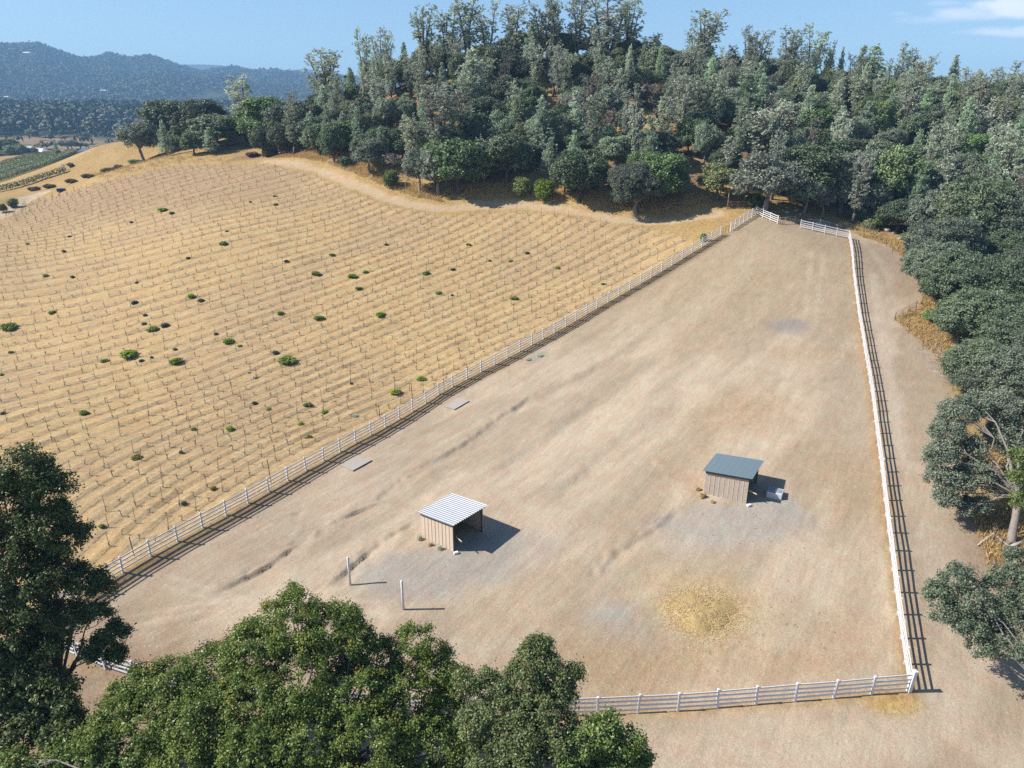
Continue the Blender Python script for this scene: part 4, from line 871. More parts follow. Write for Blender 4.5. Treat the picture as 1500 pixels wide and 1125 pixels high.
def build_near_trees():
    M = MAT
    near_tree('oak_tree', 'biggest oak in front, its broad yellow green crown filling the bottom left centre', (-9.5, 25.5), 3.4,
        [(430,912,29.8,1.6),(485,928,29.6,1.6),(520,935,29.8,1.0),(375,958,29,1.6),(315,985,28.8,1.4),(255,1000,28.4,1.2),(200,1000,28.6,.9),(175,1040,27.6,1.0),(225,1045,27.2,1.5),(150,1085,26.4,1.1),(545,968,29.4,1.3),(608,938,30,.85),(640,975,29.5,1.0),(668,1010,29,.9),(655,1045,28.3,1.3),(590,1020,28.2,1.6),(520,1018,27.8,1.9),(440,1000,27.8,2.0),(370,1030,27.2,1.9),(300,1055,26.7,1.8),(450,1090,25.7,2.1),(380,1105,25.2,1.9),(545,1090,25.7,1.9),(625,1095,26.2,1.6),(280,1120,25.2,1.6),(690,1085,27,1.0),(450,1180,24,2.2),(350,1180,24,2.0),(560,1175,24.2,2.0),(650,1160,25,1.5)],
        M['leaf_near'], M['bark'], .122, 1, .36, 76, .29, .82)
    near_tree('oak_tree', 'grey green oak in front with a pointed crown, between biggest oak and near fence', (.5, 24.4), 3.2,
        [(788,952,26.9,0.62),(785,975,26.5,0.88),(768,1002,26.0,0.97),(812,995,26.2,0.79),(842,985,26.5,0.32),(825,1020,25.7,0.62),(690,1000,25.6,0.53),(718,1010,25.6,0.70),(745,1042,25.0,1.06),(800,1042,25.1,0.97),(703,1055,24.5,0.88),(762,1082,24.0,1.06),(820,1075,24.2,0.79),(722,1112,23.5,1.06),(792,1118,23.5,0.97),(745,1165,22.8,1.14)],
        M['leaf_near2'], M['bark'], .12, 2, .2, 78, .26, .85)
    near_tree('oak_tree', 'low oak crown at the bottom edge just below the near white fence', (3.6, 23.2), 2.6,
        [(872,1078,24.4,0.82),(915,1090,24.4,0.73),(888,1060,24.7,0.43),(832,1103,23.7,0.86),(900,1128,23.8,0.95),(852,1150,23.2,0.95),(938,1112,24.5,0.43),(930,1145,23.8,0.69)],
        M['leaf_near2'], M['bark'], .14, 3, .18, 62, .27)
    near_tree('oak_tree', 'tall dense dark oak at the left edge overhanging the corner of the paddock', (-24.5, 30.2), 5.0,
        [(30, 692, 31.3, 1.33), (70, 712, 31.2, 1.04), (0, 742, 31.1, 1.41), (60, 768, 30.9, 1.33), (103, 788, 30.9, 0.74), (20, 820, 30.6, 1.48), (80, 838, 30.5, 1.11), (122, 850, 30.5, 0.74), (150, 864, 30.4, 0.55), (40, 880, 30.2, 1.33), (100, 905, 30.1, 1.04), (140, 900, 30.1, 0.59), (165, 930, 29.9, 0.59), (135, 948, 29.8, 0.59), (170, 958, 29.8, 0.3), (60, 950, 29.7, 1.18), (10, 930, 29.8, 1.48), (-35, 800, 30.7, 1.78), (-45, 900, 30.1, 1.78)],
        M['leaf_neardark'], M['bark_dark'], .14, 4, .30, 60, .30, .82)
    near_tree('oak_tree', 'dark shaded oak low at the left edge below the fence corner', (-22.5, 28.3), 2.0,
        [(30,1000,28.8,1.3),(75,1008,28.6,.9),(0,1040,28.2,1.3),(50,1045,28,.9),(-40,1000,28.8,1.6),(98,1035,28,.45),(15,970,29.3,1.1),(-30,1060,27.6,1.2),(70,1075,27.2,.8),(105,1060,27.6,.6),(30,1080,27,.9)],
        M['leaf_neardark'], M['bark_dark'], .17, 5, .26, 48, .32)
    near_tree('oak_tree', 'pale olive oak crown along the bottom left edge', (-15.5, 24.0), 2.6,
        [(90,1112,25.8,.9),(148,1108,25.8,1.0),(20,1125,25.2,.9),(205,1112,25.8,.9),(245,1098,26.2,.6),(60,1152,24.8,1.2),(175,1160,24.8,1.3),(-20,1150,24.8,1.2)],
        M['leaf_near2'], M['bark'], .14, 6, .2, 62, .27)
    b = gp(1480, 797)
    near_tree('oak_tree', 'blue green oak with a thick pale trunk at the right edge leaning over the drive', (b[0], b[1]), 3.8,
        [(1402,604,56.0,1.3),(1386,634,55.0,1.15),(1380,668,54.2,1.25),(1376,698,53.6,1.0),(1400,706,53.2,1.3),(1384,732,52.6,.8),(1428,690,53.8,1.4),(1424,655,54.6,.9),(1432,594,57,1.3),(1462,600,57,1.7),(1492,618,56.5,1.9),(1466,642,55.5,1.4),(1492,690,54,1.2),(1456,712,53,.9),(1432,738,52.6,.75),(1410,746,52.3,.55),(1525,660,55,2)],
        M['leaf_rightoak'], M['bark'], .16, 7, .30, 50, .36, 1.1, (.5, 1.2))
    near_tree('oak_tree', 'young yellow green tree beside the thick pale trunk at the right edge', (b[0] + 1.8, b[1] - 1.6), 1.6,
        [(1496,672,50.5,.7),(1492,700,50,.6),(1500,735,49.6,.7),(1515,700,50,1.0)], M['leaf_bright'], M['bark_dark'], .16, 8, .12, 46, .28)
    near_tree('oak_tree', 'open crowned green oak at the right edge reaching over the drive bend', (32.4, 33.2), 1.9,
        [(1402,850,38,1.0),(1378,876,37.4,.85),(1422,882,37,1.15),(1396,906,36.6,.9),(1424,925,36,.95),(1440,945,35.4,.8),(1457,868,37.6,.85),(1476,898,36.8,1.0),(1472,842,38.6,.65),(1496,826,39.4,.95),(1472,948,35.2,1.0),(1502,925,36,1.3),(1525,880,37,1.6),(1366,866,37.8,.5),(1448,905,36.8,.8)],
        M['leaf_rightoak'], M['bark'], .14, 9, .2, 50, .28, .8)
    # bare branches reaching out over the drive
    p = gp(1405, 560); rs = np.random.RandomState(12); mb = MB()
    def br(a, d, L, r, k):
        q = a + d * L * .5 + rs.normal(size=3) * L * .07; e = a + d * L; mb.tube([a, q, e], [r, r * .8, r * .55], 5, False)
        if k:
            for _ in range(3): br(a + (e - a) * rs.uniform(.45, 1), unit(d + rs.normal(size=3) * np.array([.45, .55, .18])), L * rs.uniform(.5, .75), r * .5, k - 1)
    o = np.array([p[0] + 2.0, p[1], p[2]])
    for dd, L in (((-.95, .35, .12), 3.6), ((-.98, -.1, .05), 3.4), ((-.8, .75, .14), 3.0)): br(np.array([0, 0, 1.5]), unit(np.array(dd)), L, .10, 4)
    mb.tube([(0, 0, -.3), (.1, 0, .8), (0, 0, 1.6)], [.22, .18, .13], 7)
    ob = mb.build('fallen_branches', MAT['bark_pale'], None, True, loc=tuple(o)); tag(ob, 'grey leafless branches lying out over the edge of the drive', 'branches')
    a, c = gp(1432, 800), gp(1453, 785); e = gp(1478, 806); m = MB(); m.tube([(0, 0, .1), tuple(c - a + (0, 0, .25)), tuple(e - a + (0, 0, .3))], [.06, .09, .13], 6); m.tube([tuple(e - a + (0, 0, .3)), tuple(gp(1500, 797) - a + (0, 0, .3))], [.15, .12], 6)
    ob = m.build('fallen_limb', MAT['bark_pale'], None, True, loc=tuple(a)); tag(ob, 'pale fallen limb lying at the foot of the thick trunk', 'branch')
SPECIFIC = [  # kind, px, top y, distance, width px, label
 ('live',240,148,238,62,'rounded dark oak, leftmost of the tree line along the ridge'),('live',292,146,222,70,'broad dark oak second from the left end of the ridge tree line'),('live',312,168,212,72,'lower dark oak hanging over the grass at the left of the ridge tree line'),('live',385,143,206,70,'dark oak right of the slim pine on the ridge tree line'),('tall',350,113,214,46,'slim grey pine rising above the left ridge oaks'),
 ('live',420,150,200,60,'dark oak below the tall lone pine at the bend of the dirt road'),('live',455,170,190,50,'dark round oak just above the bend of the dirt road'),('tall',476,72,212,58,'tall lone grey pine standing clear against the blue hills'),('live',508,178,182,72,'dark oak with a flat top by the dirt road bend'),('cone',557,186,170,28,'small pale pine beside the dark oak at the dirt road bend'),('cone',592,138,186,40,'pale young pine left of the big grey pine mass'),
 ('blue',200,174,227,54,'lone leaning oak on the golden ridge at the left'),('shrub',199,233,221,30,'dark round bush below the lone ridge oak'),
 ('bright',572,246,160,28,'bright green bush by the bent pipe under the trees'),('bright',764,257,150,34,'left one of two bright green bushes above the dirt road'),('bright',797,260,147.5,36,'right one of two bright green bushes above the dirt road'),('olive',1055,238,141,56,'yellow green tree beside the tall wooden pole'),('bright',1108,281,137,36,'bright green bush behind the top left corner of the white fence'),('bright',1285,312,133,34,'green bush in the dark gully beyond the far right corner'),('shrub',1338,338,124,36,'low green bush at the end of the thin wire fence'),
 ('blue',640,215,154,60,'blue green oak leaning out over the dirt road'),('live',668,205,155,78,'largest dark oak by the dirt road with a long shadow'),('tall',640,128,163,66,'big grey green pine mass above the dirt road'),('tall',668,150,166,58,'grey pine just behind the largest roadside oak'),('cone',690,70,184,52,'tall pale pine in the middle of the hillside left of centre'),('live',742,196,160,70,'dark oak left of the two bright green bushes'),('cone',795,143,164,50,'pale cone shaped pine above the two bright green bushes'),('live',850,220,149,74,'round blue green oak right of the two bright green bushes'),
 ('cone',892,182,160,46,'pale cone shaped pine behind the round roadside oaks'),('blue',905,196,157,46,'grey green oak behind the round roadside oaks'),('big',935,240,144,72,'round blue green oak nearest the dirt road shadow'),('live',975,226,148,70,'dark oak left of the golden opening by the pole'),('thin',975,120,165,66,'sparse grey pine with a bare pale trunk in the clearing'),('cone',915,148,172,32,'small pale pine left of the golden clearing'),('grey',1094,262,139,30,'grey leafless bush near the rust red gate'),
 ('tall',1130,150,150,66,'large grey green pine above the top gateway'),('blue',1130,222,142,90,'broad grey green oak just behind the top gateway'),('live',1195,212,145,88,'dark spreading oak right of the top gateway'),('blue',1245,220,140,70,'open blue green oak by the dark gully'),('blue',1278,214,141,60,'grey green oak above the green gully bush'),('live',1320,216,138,72,'dark oak with a curved trunk beyond the far right corner'),('cone',1290,225,147,40,'grey pine behind the gully oaks'),
 ('tall',530,46,203,30,'thin bare looking pine at the left end of the skyline pines'),('tall',556,40,201,34,'leaning open pine near the left end of the skyline pines'),('thin',568,42,203,24,'slim sparse pine beside the leaning open one on the skyline'),('tall',618,10,201,42,'skyline pine with a pointed dark top left of the tallest group'),('tall',655,12,203,46,'skyline pine at the left of the tallest group'),('tall',686,-8,203,48,'skyline pine reaching out of the top edge left of centre'),('tall',712,2,205,40,'narrow skyline pine in the left part of the tallest group'),('tall',757,8,203,52,'broad grey skyline pine in the middle of the tallest group'),('tall',790,4,202,46,'broad grey skyline pine right of the middle of the tallest group'),('tall',815,-4,204,44,'skyline pine in the tallest group left of the sky gap'),('tall',850,-14,204,44,'skyline pine just right of the sky gap'),('tall',893,-18,203,76,'widest skyline pine with many upswept limbs'),('tall',922,4,204,42,'skyline pine at the right end of the tallest group'),('tall',957,48,204,30,'small round topped skyline pine right of the tallest group'),
 ('tall',1036,14,202,54,'tall dark skyline pine standing alone right of centre'),('tall',1022,44,203,34,'lower skyline pine on the left of the lone tall dark one'),('tall',1100,40,203,26,'left one of a pair of skyline pines'),('tall',1117,47,201,34,'right one of a pair of skyline pines'),('tall',1160,40,202,38,'round topped skyline pine left of the slim fan shaped one'),('tall',1200,34,202,36,'slim fan shaped skyline pine'),('tall',1219,60,203,16,'very slim small skyline pine beside the fan shaped one'),('cone',1236,69,204,14,'tiny slim skyline pine'),('cone',1265,68,198,34,'left of two joined cone shaped skyline pines'),('cone',1284,67,197,46,'right of two joined cone shaped skyline pines'),('tall',1331,66,196,30,'narrow skyline pine below the clouds'),('tall',1358,82,194,42,'open skyline pine right of the narrow one below the clouds'),('cone',1403,82,194,26,'small pointed skyline pine below the lowest cloud'),('tall',1478,90,188,38,'open grey skyline pine near the right edge'),('brown',1440,120,175,34,'brown dead pine among the green trees near the right edge'),('tall',1355,118,178,56,'flat topped pine with a tall dark trunk on the right slope'),
 ('cone',1095,110,168,62,'pale cone shaped pine in the middle of the right slope'),('cone',1143,128,168,38,'pale pine beside the cone shaped pine on the right slope'),('tall',1145,150,160,60,'grey pine mass above the broad gateway oak'),('cone',1296,127,178,44,'pale cone shaped pine right of centre on the right slope'),
 ('big',1395,322,120,92,'blue green oak at the forward edge of the right hand woods'),('big',1440,262,130,110,'large pale green oak high in the right hand woods'),('big',1405,228,141,84,'pale green oak above the right hand woods edge'),('big',1485,285,124,100,'large blue green oak at the right edge of the woods'),('big',1375,356,112,78,'blue green oak overhanging the far end of the drive'),('big',1420,370,112,96,'dark blue green oak in the middle of the right hand woods'),('big',1475,380,108,100,'dark oak near the right edge above the cone shaped pine'),('big',1435,425,99,90,'dark oak above the dry grass triangle'),('big',1495,450,95,90,'dark oak at the right edge behind the cone shaped pine'),('big',1412,452,95,52,'small dark oak beside the dry grass triangle'),('cone',1466,428,90,54,'green cone shaped pine in the right hand woods by the drive'),('big',1440,498,86,84,'blue green oak behind the grey leafless branches'),('big',1490,512,80,90,'dark oak at the right edge behind the thick pale trunk'),('big',1432,530,78,56,'low blue green oak right of the grey leafless branches'),('bright',1392,402,106,32,'yellow green bush at the woods edge above the dry grass triangle'),('bright',1403,508,86,24,'yellow green bush by the grey leafless branches')]
def build_hill_trees():
    taken = []
    for k, px, yt, Y, w, lab in SPECIFIC:
        _, xy = px_plant(k, px, yt, Y, w * (1.3 if k == 'tall' else 1.12), lab); taken.append((xy[0], xy[1], 2.2))
    rng = random.Random(77); road = np.array(ROAD)
    HILL = [(-66, 196), (-50, 184), (-33, 168), (-20, 156), (0, 151), (18, 144), (28, 141), (40, 141), (52, 136), (66, 130), (74, 118), (84, 120), (100, 110), (130, 120), (150, 185), (120, 205), (60, 212), (0, 214), (-40, 212), (-62, 216)]
    LOW = [(76, 118), (62, 108), (59, 96), (60, 78), (66, 62), (84, 62), (105, 95), (110, 118)]
    CLEAR = [tuple(hit(*q)[:2]) for q in [(1035,262),(1018,285),(945,170),(955,190),(950,205),(850,146),(1090,280),(1400,470),(1375,440),(1375,500),(1440,190),(1000,265),(1220,300),(1310,300),(1440,560),(950,215),(945,225),(940,180),(948,195),(1025,272),(1030,290),(1085,270),(1200,290),(1330,300),(764,275),(797,282),(780,284),(572,268),(594,274)]]
    n = dict()
    def where(x, y, z):
        px, py = project((x, y, z))
        if py < 112: return 'on the crest of the hill'
        if px < 460: return 'in the tree line along the left ridge'
        if px < 560: return 'on the left shoulder of the hill'
        if px < 780: return 'on the left slope above the dirt road'
        if px < 1000: return 'on the middle slope below the tallest pines'
        if px < 1180: return 'on the slope above the top gateway'
        if py > 330: return 'in the right hand woods beside the drive'
        return 'on the right hand slope'
    nm = dict(live='dark green oak', olive='olive green oak', blue='grey green oak', tall='tall grey pine', cone='pale young pine', grey='leafless grey tree', shrub='low dark bush', thin='sparse grey pine', big='blue green oak')
    def fill(poly, count, gap, kinds):
        xs = [p[0] for p in poly]; ys = [p[1] for p in poly]; tries = 0; made = 0
        while made < count and tries < 9000:
            tries += 1; x = rng.uniform(min(xs), max(xs)); y = rng.uniform(min(ys), max(ys))
            if not inside(np.array([x]), np.array([y]), poly)[0]: continue
            k = rng.choices([a for a, _ in kinds], [b for _, b in kinds])[0]; g = gap * (.62 if k == 'shrub' else .8 if k == 'cone' else 1)
            if any((x - a) ** 2 + (y - b) ** 2 < ((g + c) * .5 + .9) ** 2 for a, b, c in taken): continue
            if any((x - a) ** 2 + (y - b) ** 2 < 14 for a, b in CLEAR): continue
            z = gz(x, y); px, py = project((x, y, z))
            if not (-60 < px < 1600): continue
            H, R = dict(live=(rng.uniform(5, 9), rng.uniform(2.6, 4.6)), olive=(rng.uniform(5, 7.6), rng.uniform(2.5, 3.6)), blue=(rng.uniform(6, 9), rng.uniform(2.6, 3.7)), tall=(rng.uniform(10, 14), rng.uniform(2.5, 3.6)), thin=(rng.uniform(9, 12), rng.uniform(2.2, 3)), cone=(rng.uniform(5.5, 12.5), rng.uniform(1.8, 3.2)), grey=(rng.uniform(3.5, 6), rng.uniform(1.8, 2.6)), shrub=(rng.uniform(1.6, 3), rng.uniform(1.4, 2.2)), big=(rng.uniform(6.5, 9), rng.uniform(3.6, 4.8)))[k]
            _, pt = project((x, y, z + H))
            lim = np.interp(px, [440,520,560,600,650,700,760,860,940,1000,1080,1150,1230,1330,1420,1500], [148,112,92,74,58,52,46,50,60,78,82,82,88,102,116,122])
            if k in ('tall', 'cone', 'thin'): lim -= 14
            if pt < lim: H *= max(.45, (py - lim) / max(1, py - pt)); R *= .9
            if H < 2: continue
            w = where(x, y, z); plant(k, x, y, H, R, f'{nm[k]} {w}', f'{nm[k]}s {w}', rng, z - .1); taken.append((x, y, g)); made += 1
    fill(HILL, 780, 2.55, [('live', .27), ('olive', .13), ('blue', .13), ('tall', .19), ('cone', .13), ('thin', .05), ('grey', .04), ('shrub', .16)])
    fill([(-112, 222), (-88, 204), (-62, 197), (-52, 212), (-60, 240), (-100, 250)], 16, 4.6, [('live', .7), ('olive', .2), ('cone', .1)])
    fill(LOW, 26, 4.6, [('big', .5), ('blue', .2), ('live', .15), ('cone', .1), ('shrub', .1)])
# ---------------------------------------------------------------- small things and the far valley
def build_misc():
    rng = random.Random(9)
    # hay pile
    z = gz(*HAY); root = thing('hay_pile', 'golden heap of loose hay trodden into the bare paddock', 'hay', (HAY[0], HAY[1], z - .3)); rs = np.random.RandomState(4)
    n = 60; V = []; Fq = []
    for i in range(26):
        for k in range(n):
            a = 2 * math.pi * k / n; r = i / 25 * 2.15 * (1 + .16 * math.sin(3 * a + 1) + .10 * math.sin(5 * a) + .06 * math.sin(11 * a + 2)); x, y = math.cos(a) * r * 1.08, math.sin(a) * r
            X, Y = HAY[0] + x, HAY[1] + y; h = gz(X, Y) - z + .3 + (.30 * (1 - (i / 25) ** 1.6) +   .42 * max(0, float(vnoise(np.array([X]), np.array([Y]), .8, 3, 14)[0]) + .1) * (1 - (i / 25) ** 3)) - .06 * (i / 25) ** 3; V.append((x, y, h))
    for i in range(25):
        for k in range(n): Fq.append((i * n + k, i * n + (k + 1) % n, (i + 1) * n + (k + 1) % n, (i + 1) * n + k))
    t = NT('hay_heap'); P = t.pos(); nn = t.noise(t.mapv(P, (1, 1, .5)), 7, 4, .75); t.col(t.mix(t.ramp(nn, .3, .7), rgb(.27, .185, .08), rgb(.47, .345, .16))); t.bump(nn, 1.0, .12); t.p.inputs['Roughness'].default_value = .95
    put('mound', mesh_from('mound', V, Fq, t.m, True), root)
    N = 3600; r = np.sqrt(rs.rand(N)) * 2.2 + np.abs(rs.normal(size=N)) * .7; a = rs.rand(N) * 6.283; x = r * np.cos(a) * 1.1; y = r * np.sin(a); Z = h_full(HAY[0] + x, HAY[1] + y) - z + .3 + .34 * np.clip(1 - (r / 2.0) ** 1.6, 0, 1) + rs.rand(N) * .03 + .012
    put('straw', leaves_mesh('straw', np.stack([x, y, Z], 1), rs.normal(size=(N, 3)) * .22 + np.array([0, 0, 1.]), rs.uniform(.10, .26, N), .035, rs.normal(.5, .25, N), MAT['leaf_hay'], rs), root)
    # weeds at the shelters and fence
    for k, px, py, w, h, lab in [('pale', 615, 790, 13, .55, 'pale grey weed clump at the left corner of the tan boarded shelter'), ('pale', 643, 805, 11, .5, 'pale grey weed clump near the right corner of the tan boarded shelter'), ('tuft', 631, 799, 9, .35, 'brownish weed tuft in the middle of the tan boarded shelter side'),
        ('tuft', 1022, 716, 9, .5, 'yellowish weed tuft at the far corner of the grey plank shelter'), ('tuft', 1030, 727, 12, .5, 'yellowish weed tuft at the front corner of the grey plank shelter'), ('tuft', 1044, 735, 8, .3, 'low weed tuft along the grey plank shelter side'), ('pale', 775, 527, 12, .3, 'low grey weed patch by the long fence, left one'), ('pale', 790, 521, 14, .3, 'low grey weed patch by the long fence, right one'),
        ('pale', 519, 611, 12, .4, 'grey weed clump above the long fence near the lower board sheet'), ('pale', 372, 554, 10, .4, 'grey weed clump below the broad bright green vine'), ('pale', 365, 547, 8, .3, 'small grey weed clump below the broad bright green vine')]:
        p = gp(px, py); dz = p[1] * CP - (p[2] - CAMZ) * SP; plant(k, p[0], p[1], h * .75, w * dz / F / 2 * .85, lab, None, rng)
    for k, px, yt, Y, w, lab in [('shrub', 1031, 340, 121.5, 11, 'small dark bush growing through the white fence below the gap'), ('shrub', 16, 289, 186, 16, 'green bush at the left edge beside the pale dirt lane'), ('bright', 2, 297, 182, 14, 'bright green bush cut by the left edge beside the pale dirt lane'),
        ('dryshrub', 72, 270, 205, 20, 'brown dry bush at the upper edge of the golden vineyard, leftmost'), ('dryshrub', 105, 266, 205, 24, 'brown dry bush right of the dark blue bin'), ('dryshrub', 130, 261, 204, 26, 'brown dry bush at the top edge of the vineyard below the green rows'), ('dryshrub', 160, 255, 206, 30, 'long brown dry bush at the top edge of the vineyard'), ('dryshrub', 50, 277, 204, 20, 'low brown bush near the pale dirt lane'), ('dryshrub', 172, 240, 214, 16, 'small brown bush left of the dark round ridge bush'),
        ('shrub', 105, 249, 236, 12, 'small green bush right of the little white box'), ('dryshrub', 395, 218, 195, 30, 'greyish dry bush under the ridge oaks'), ('dryshrub', 370, 222, 197, 24, 'brown dry bush at the top corner of the vineyard')]:
        px_plant(k, px, yt, Y, w, lab, None, rng, 1.3)
    # dark blue bin at the vineyard edge and a small white box on a post
    p = gp(90, 281); root = thing('storage_bin', 'dark blue bin with a pale lid by brown brush at the vineyard edge', 'bin', tuple(p), .3)
    m = MB(); m.box((0, 0, .48), (1.9, 1.1, .8)); b = m.build('body', MAT['bluepaint'], root); md = b.modifiers.new('bevel', 'BEVEL'); md.width = .08; md.segments = 2
    m = MB(); m.box((-.5, 0, .94), (.9, 1.0, .10)); m.build('lid', MAT['trough'], root); m = MB(); m.box((0, 0, .05), (1.7, .9, .12)); m.build('skid', MAT['tyre'], root)
    p = gp(94, 250); root = thing('post_box', 'little white box on a post at the end of the green vine row', 'box', tuple(p)); m = MB(); m.box((0, 0, .7), (.12, .12, 1.6)); m.build('post', MAT['pole'], root); m = MB(); m.box((0, 0, 1.7), (.7, .5, .6)); m.build('box', MAT['salt'], root)
    # grey wooden trough in the shade of the big oak
    A = gp(190, 1100); B = gp(222, 1084); d = B - A; L = float(np.hypot(d[0], d[1])); root = thing('wooden_trough', 'long grey wooden trough in shade under the big front oak', 'trough', tuple((A + B) / 2), math.atan2(d[1], d[0]))
    for x, y, sx, sy, sz, zz, nme in ((0, -.24, L, .05, .4, .3, 'side'), (0, .24, L, .05, .4, .3, 'side'), (-L / 2 + .02, 0, .05, .43, .4, .3, 'end'), (L / 2 - .02, 0, .05, .43, .4, .3, 'end'), (0, 0, L - .1, .43, .05, .13, 'bottom')):
        m = MB(); m.box((x, y, zz), (sx, sy, sz)); m.build(nme, MAT['board_grey'], root)
    # rocks in the gully beyond the gateway
    for i, (px, py, r) in enumerate([(1152, 312, .5), (1166, 309, .4), (1172, 314, .3), (1183, 301, .5), (1196, 296, .45), (1207, 300, .35), (1300, 338, .5), (1310, 342, .4), (1318, 350, .35)]):
        p = gp(px, py); rs2 = np.random.RandomState(i); V = []; Fr = []
        for a in range(6):
            for b in range(9):
                th = math.pi * a / 5; ph_ = 2 * math.pi * b / 9; k = r * (1 + rs2.normal() * .13); V.append((math.sin(th) * math.cos(ph_) * k * 1.3, math.sin(th) * math.sin(ph_) * k, math.cos(th) * k * .6 + r * .25))
        for a in range(5):
            for b in range(9): Fr.append((a * 9 + b, a * 9 + (b + 1) % 9, (a + 1) * 9 + (b + 1) % 9, (a + 1) * 9 + b))
        o = put('rock', mesh_from('rock', V, Fr, MAT['sheet'], True), None, tuple(p)); tag(o, 'pale rock lying in the brush of the dry gully' if px < 1250 else 'pale rock beside the green bush in the gully', 'rock', 'rocks in the gully, left end' if px < 1250 else 'rocks in the gully, right end')
def build_grass():
    rs = np.random.RandomState(21); Cs = []
    road = np.array(ROAD)
    def band(pts, off0, off1, n):
        P = np.array(pts); d = np.concatenate([[0], np.cumsum(np.hypot(*np.diff(P, axis=0).T))]); s = rs.rand(n) * d[-1]; x = np.interp(s, d, P[:, 0]); y = np.interp(s, d, P[:, 1]); x2 = np.interp(s + .5, d, P[:, 0]); y2 = np.interp(s + .5, d, P[:, 1])
        t = np.stack([x2 - x, y2 - y], 1); t = t / (np.linalg.norm(t, axis=1, keepdims=True) + 1e-6); o = rs.uniform(off0, off1, n); Cs.append(np.stack([x - t[:, 1] * o, y + t[:, 0] * o], 1))
    def area(poly, n):
        P = np.array(poly); q = rs.uniform(P.min(0), P.max(0), (n, 2)); Cs.append(q[inside(q[:, 0], q[:, 1], poly)])
    band(ROAD, 2.8, 7.5, 6500)
    area([tuple(hit(*q)[:2]) for q in [(1357,412),(1351,440),(1312,469),(1338,492),(1372,522),(1398,560),(1440,560),(1420,470),(1390,420)]], 4500)
    area([tuple(hit(*q)[:2]) for q in [(1228,327),(1262,347),(1300,360),(1335,385),(1345,370),(1290,340),(1250,322)]], 1800)
    area([tuple(hit(*q)[:2]) for q in [(1400,660),(1420,720),(1435,790),(1450,830),(1500,850),(1500,640)]], 5000)
    area([tuple(hit(*q)[:2]) for q in [(130,255),(230,232),(300,225),(330,236),(240,243),(150,262)]], 2500)
    P = np.concatenate(Cs); n0 = vnoise(P[:, 0], P[:, 1], 2.2, 3, 50); P = P[n0 > -.12]
    m = 7; Z = h_full(P[:, 0], P[:, 1]); C = np.repeat(np.stack([P[:, 0], P[:, 1], Z], 1), m, 0); n = len(C); L = rs.uniform(.3, .75, n)
    ax = unit(np.array([0, 0, 1.]) + rs.normal(size=(n, 3)) * .42); C = C + rs.normal(size=(n, 3)) * np.array([.22, .22, 0]) + ax * L[:, None] * .42
    N = np.cross(ax, rs.normal(size=(n, 3))); t = np.repeat(rs.normal(.5, .2, len(P)), m) + rs.normal(size=n) * .15
    o = put('dry_grass', leaves_mesh('dry_grass', C, N, L, .055, t, MAT['leaf_grass'], rs, .1, ax)); tag(o, 'tall dry golden grass along the tracks and wood edges', 'grass', kind='stuff')
def far_hit(px, py): return hit(px, py, 200, 5500)
HOUSES = []
def house(name, label, px, py, Y, w, d, h, roof, rz=.1, cat='house', windows=3):
    t = at_y(px, py, Y); x = t[0]; z = float(h_base(np.array([x]), np.array([Y]))[0]); root = thing(name, label, cat, (x, Y, z), rz)
    if Y > 1000: HOUSES.append((x, Y, w * .62 + 4))
    m = MB(); m.box((0, 0, h / 2 - 1), (w, d, h + 2)); wl = m.build('wall', MAT['house_wall'], root)
    rh = d * .28; e = .8; V = [(-w/2-e, -d/2-e, h), (w/2+e, -d/2-e, h), (w/2+e, d/2+e, h), (-w/2-e, d/2+e, h), (-w/2+d*.35, 0, h+rh), (w/2-d*.35, 0, h+rh)]
    put('roof', mesh_from('roof', V, [(0,1,5,4),(1,2,5),(2,3,4,5),(3,0,4),(3,2,1,0)], roof), root)
    for i in range(windows):
        m = MB(); m.box((-w / 2 + (i + .5) * w / windows, -d / 2 - .03, h * .52), (w / windows * .45, .1, h * .42)); m.build('window', MAT['glass'], root)
    m = MB(); m.box((w * .12, -d / 2 - .05, h * .38), (1.1, .12, h * .76)); m.build('door', MAT['bluepaint'], root)
    return root
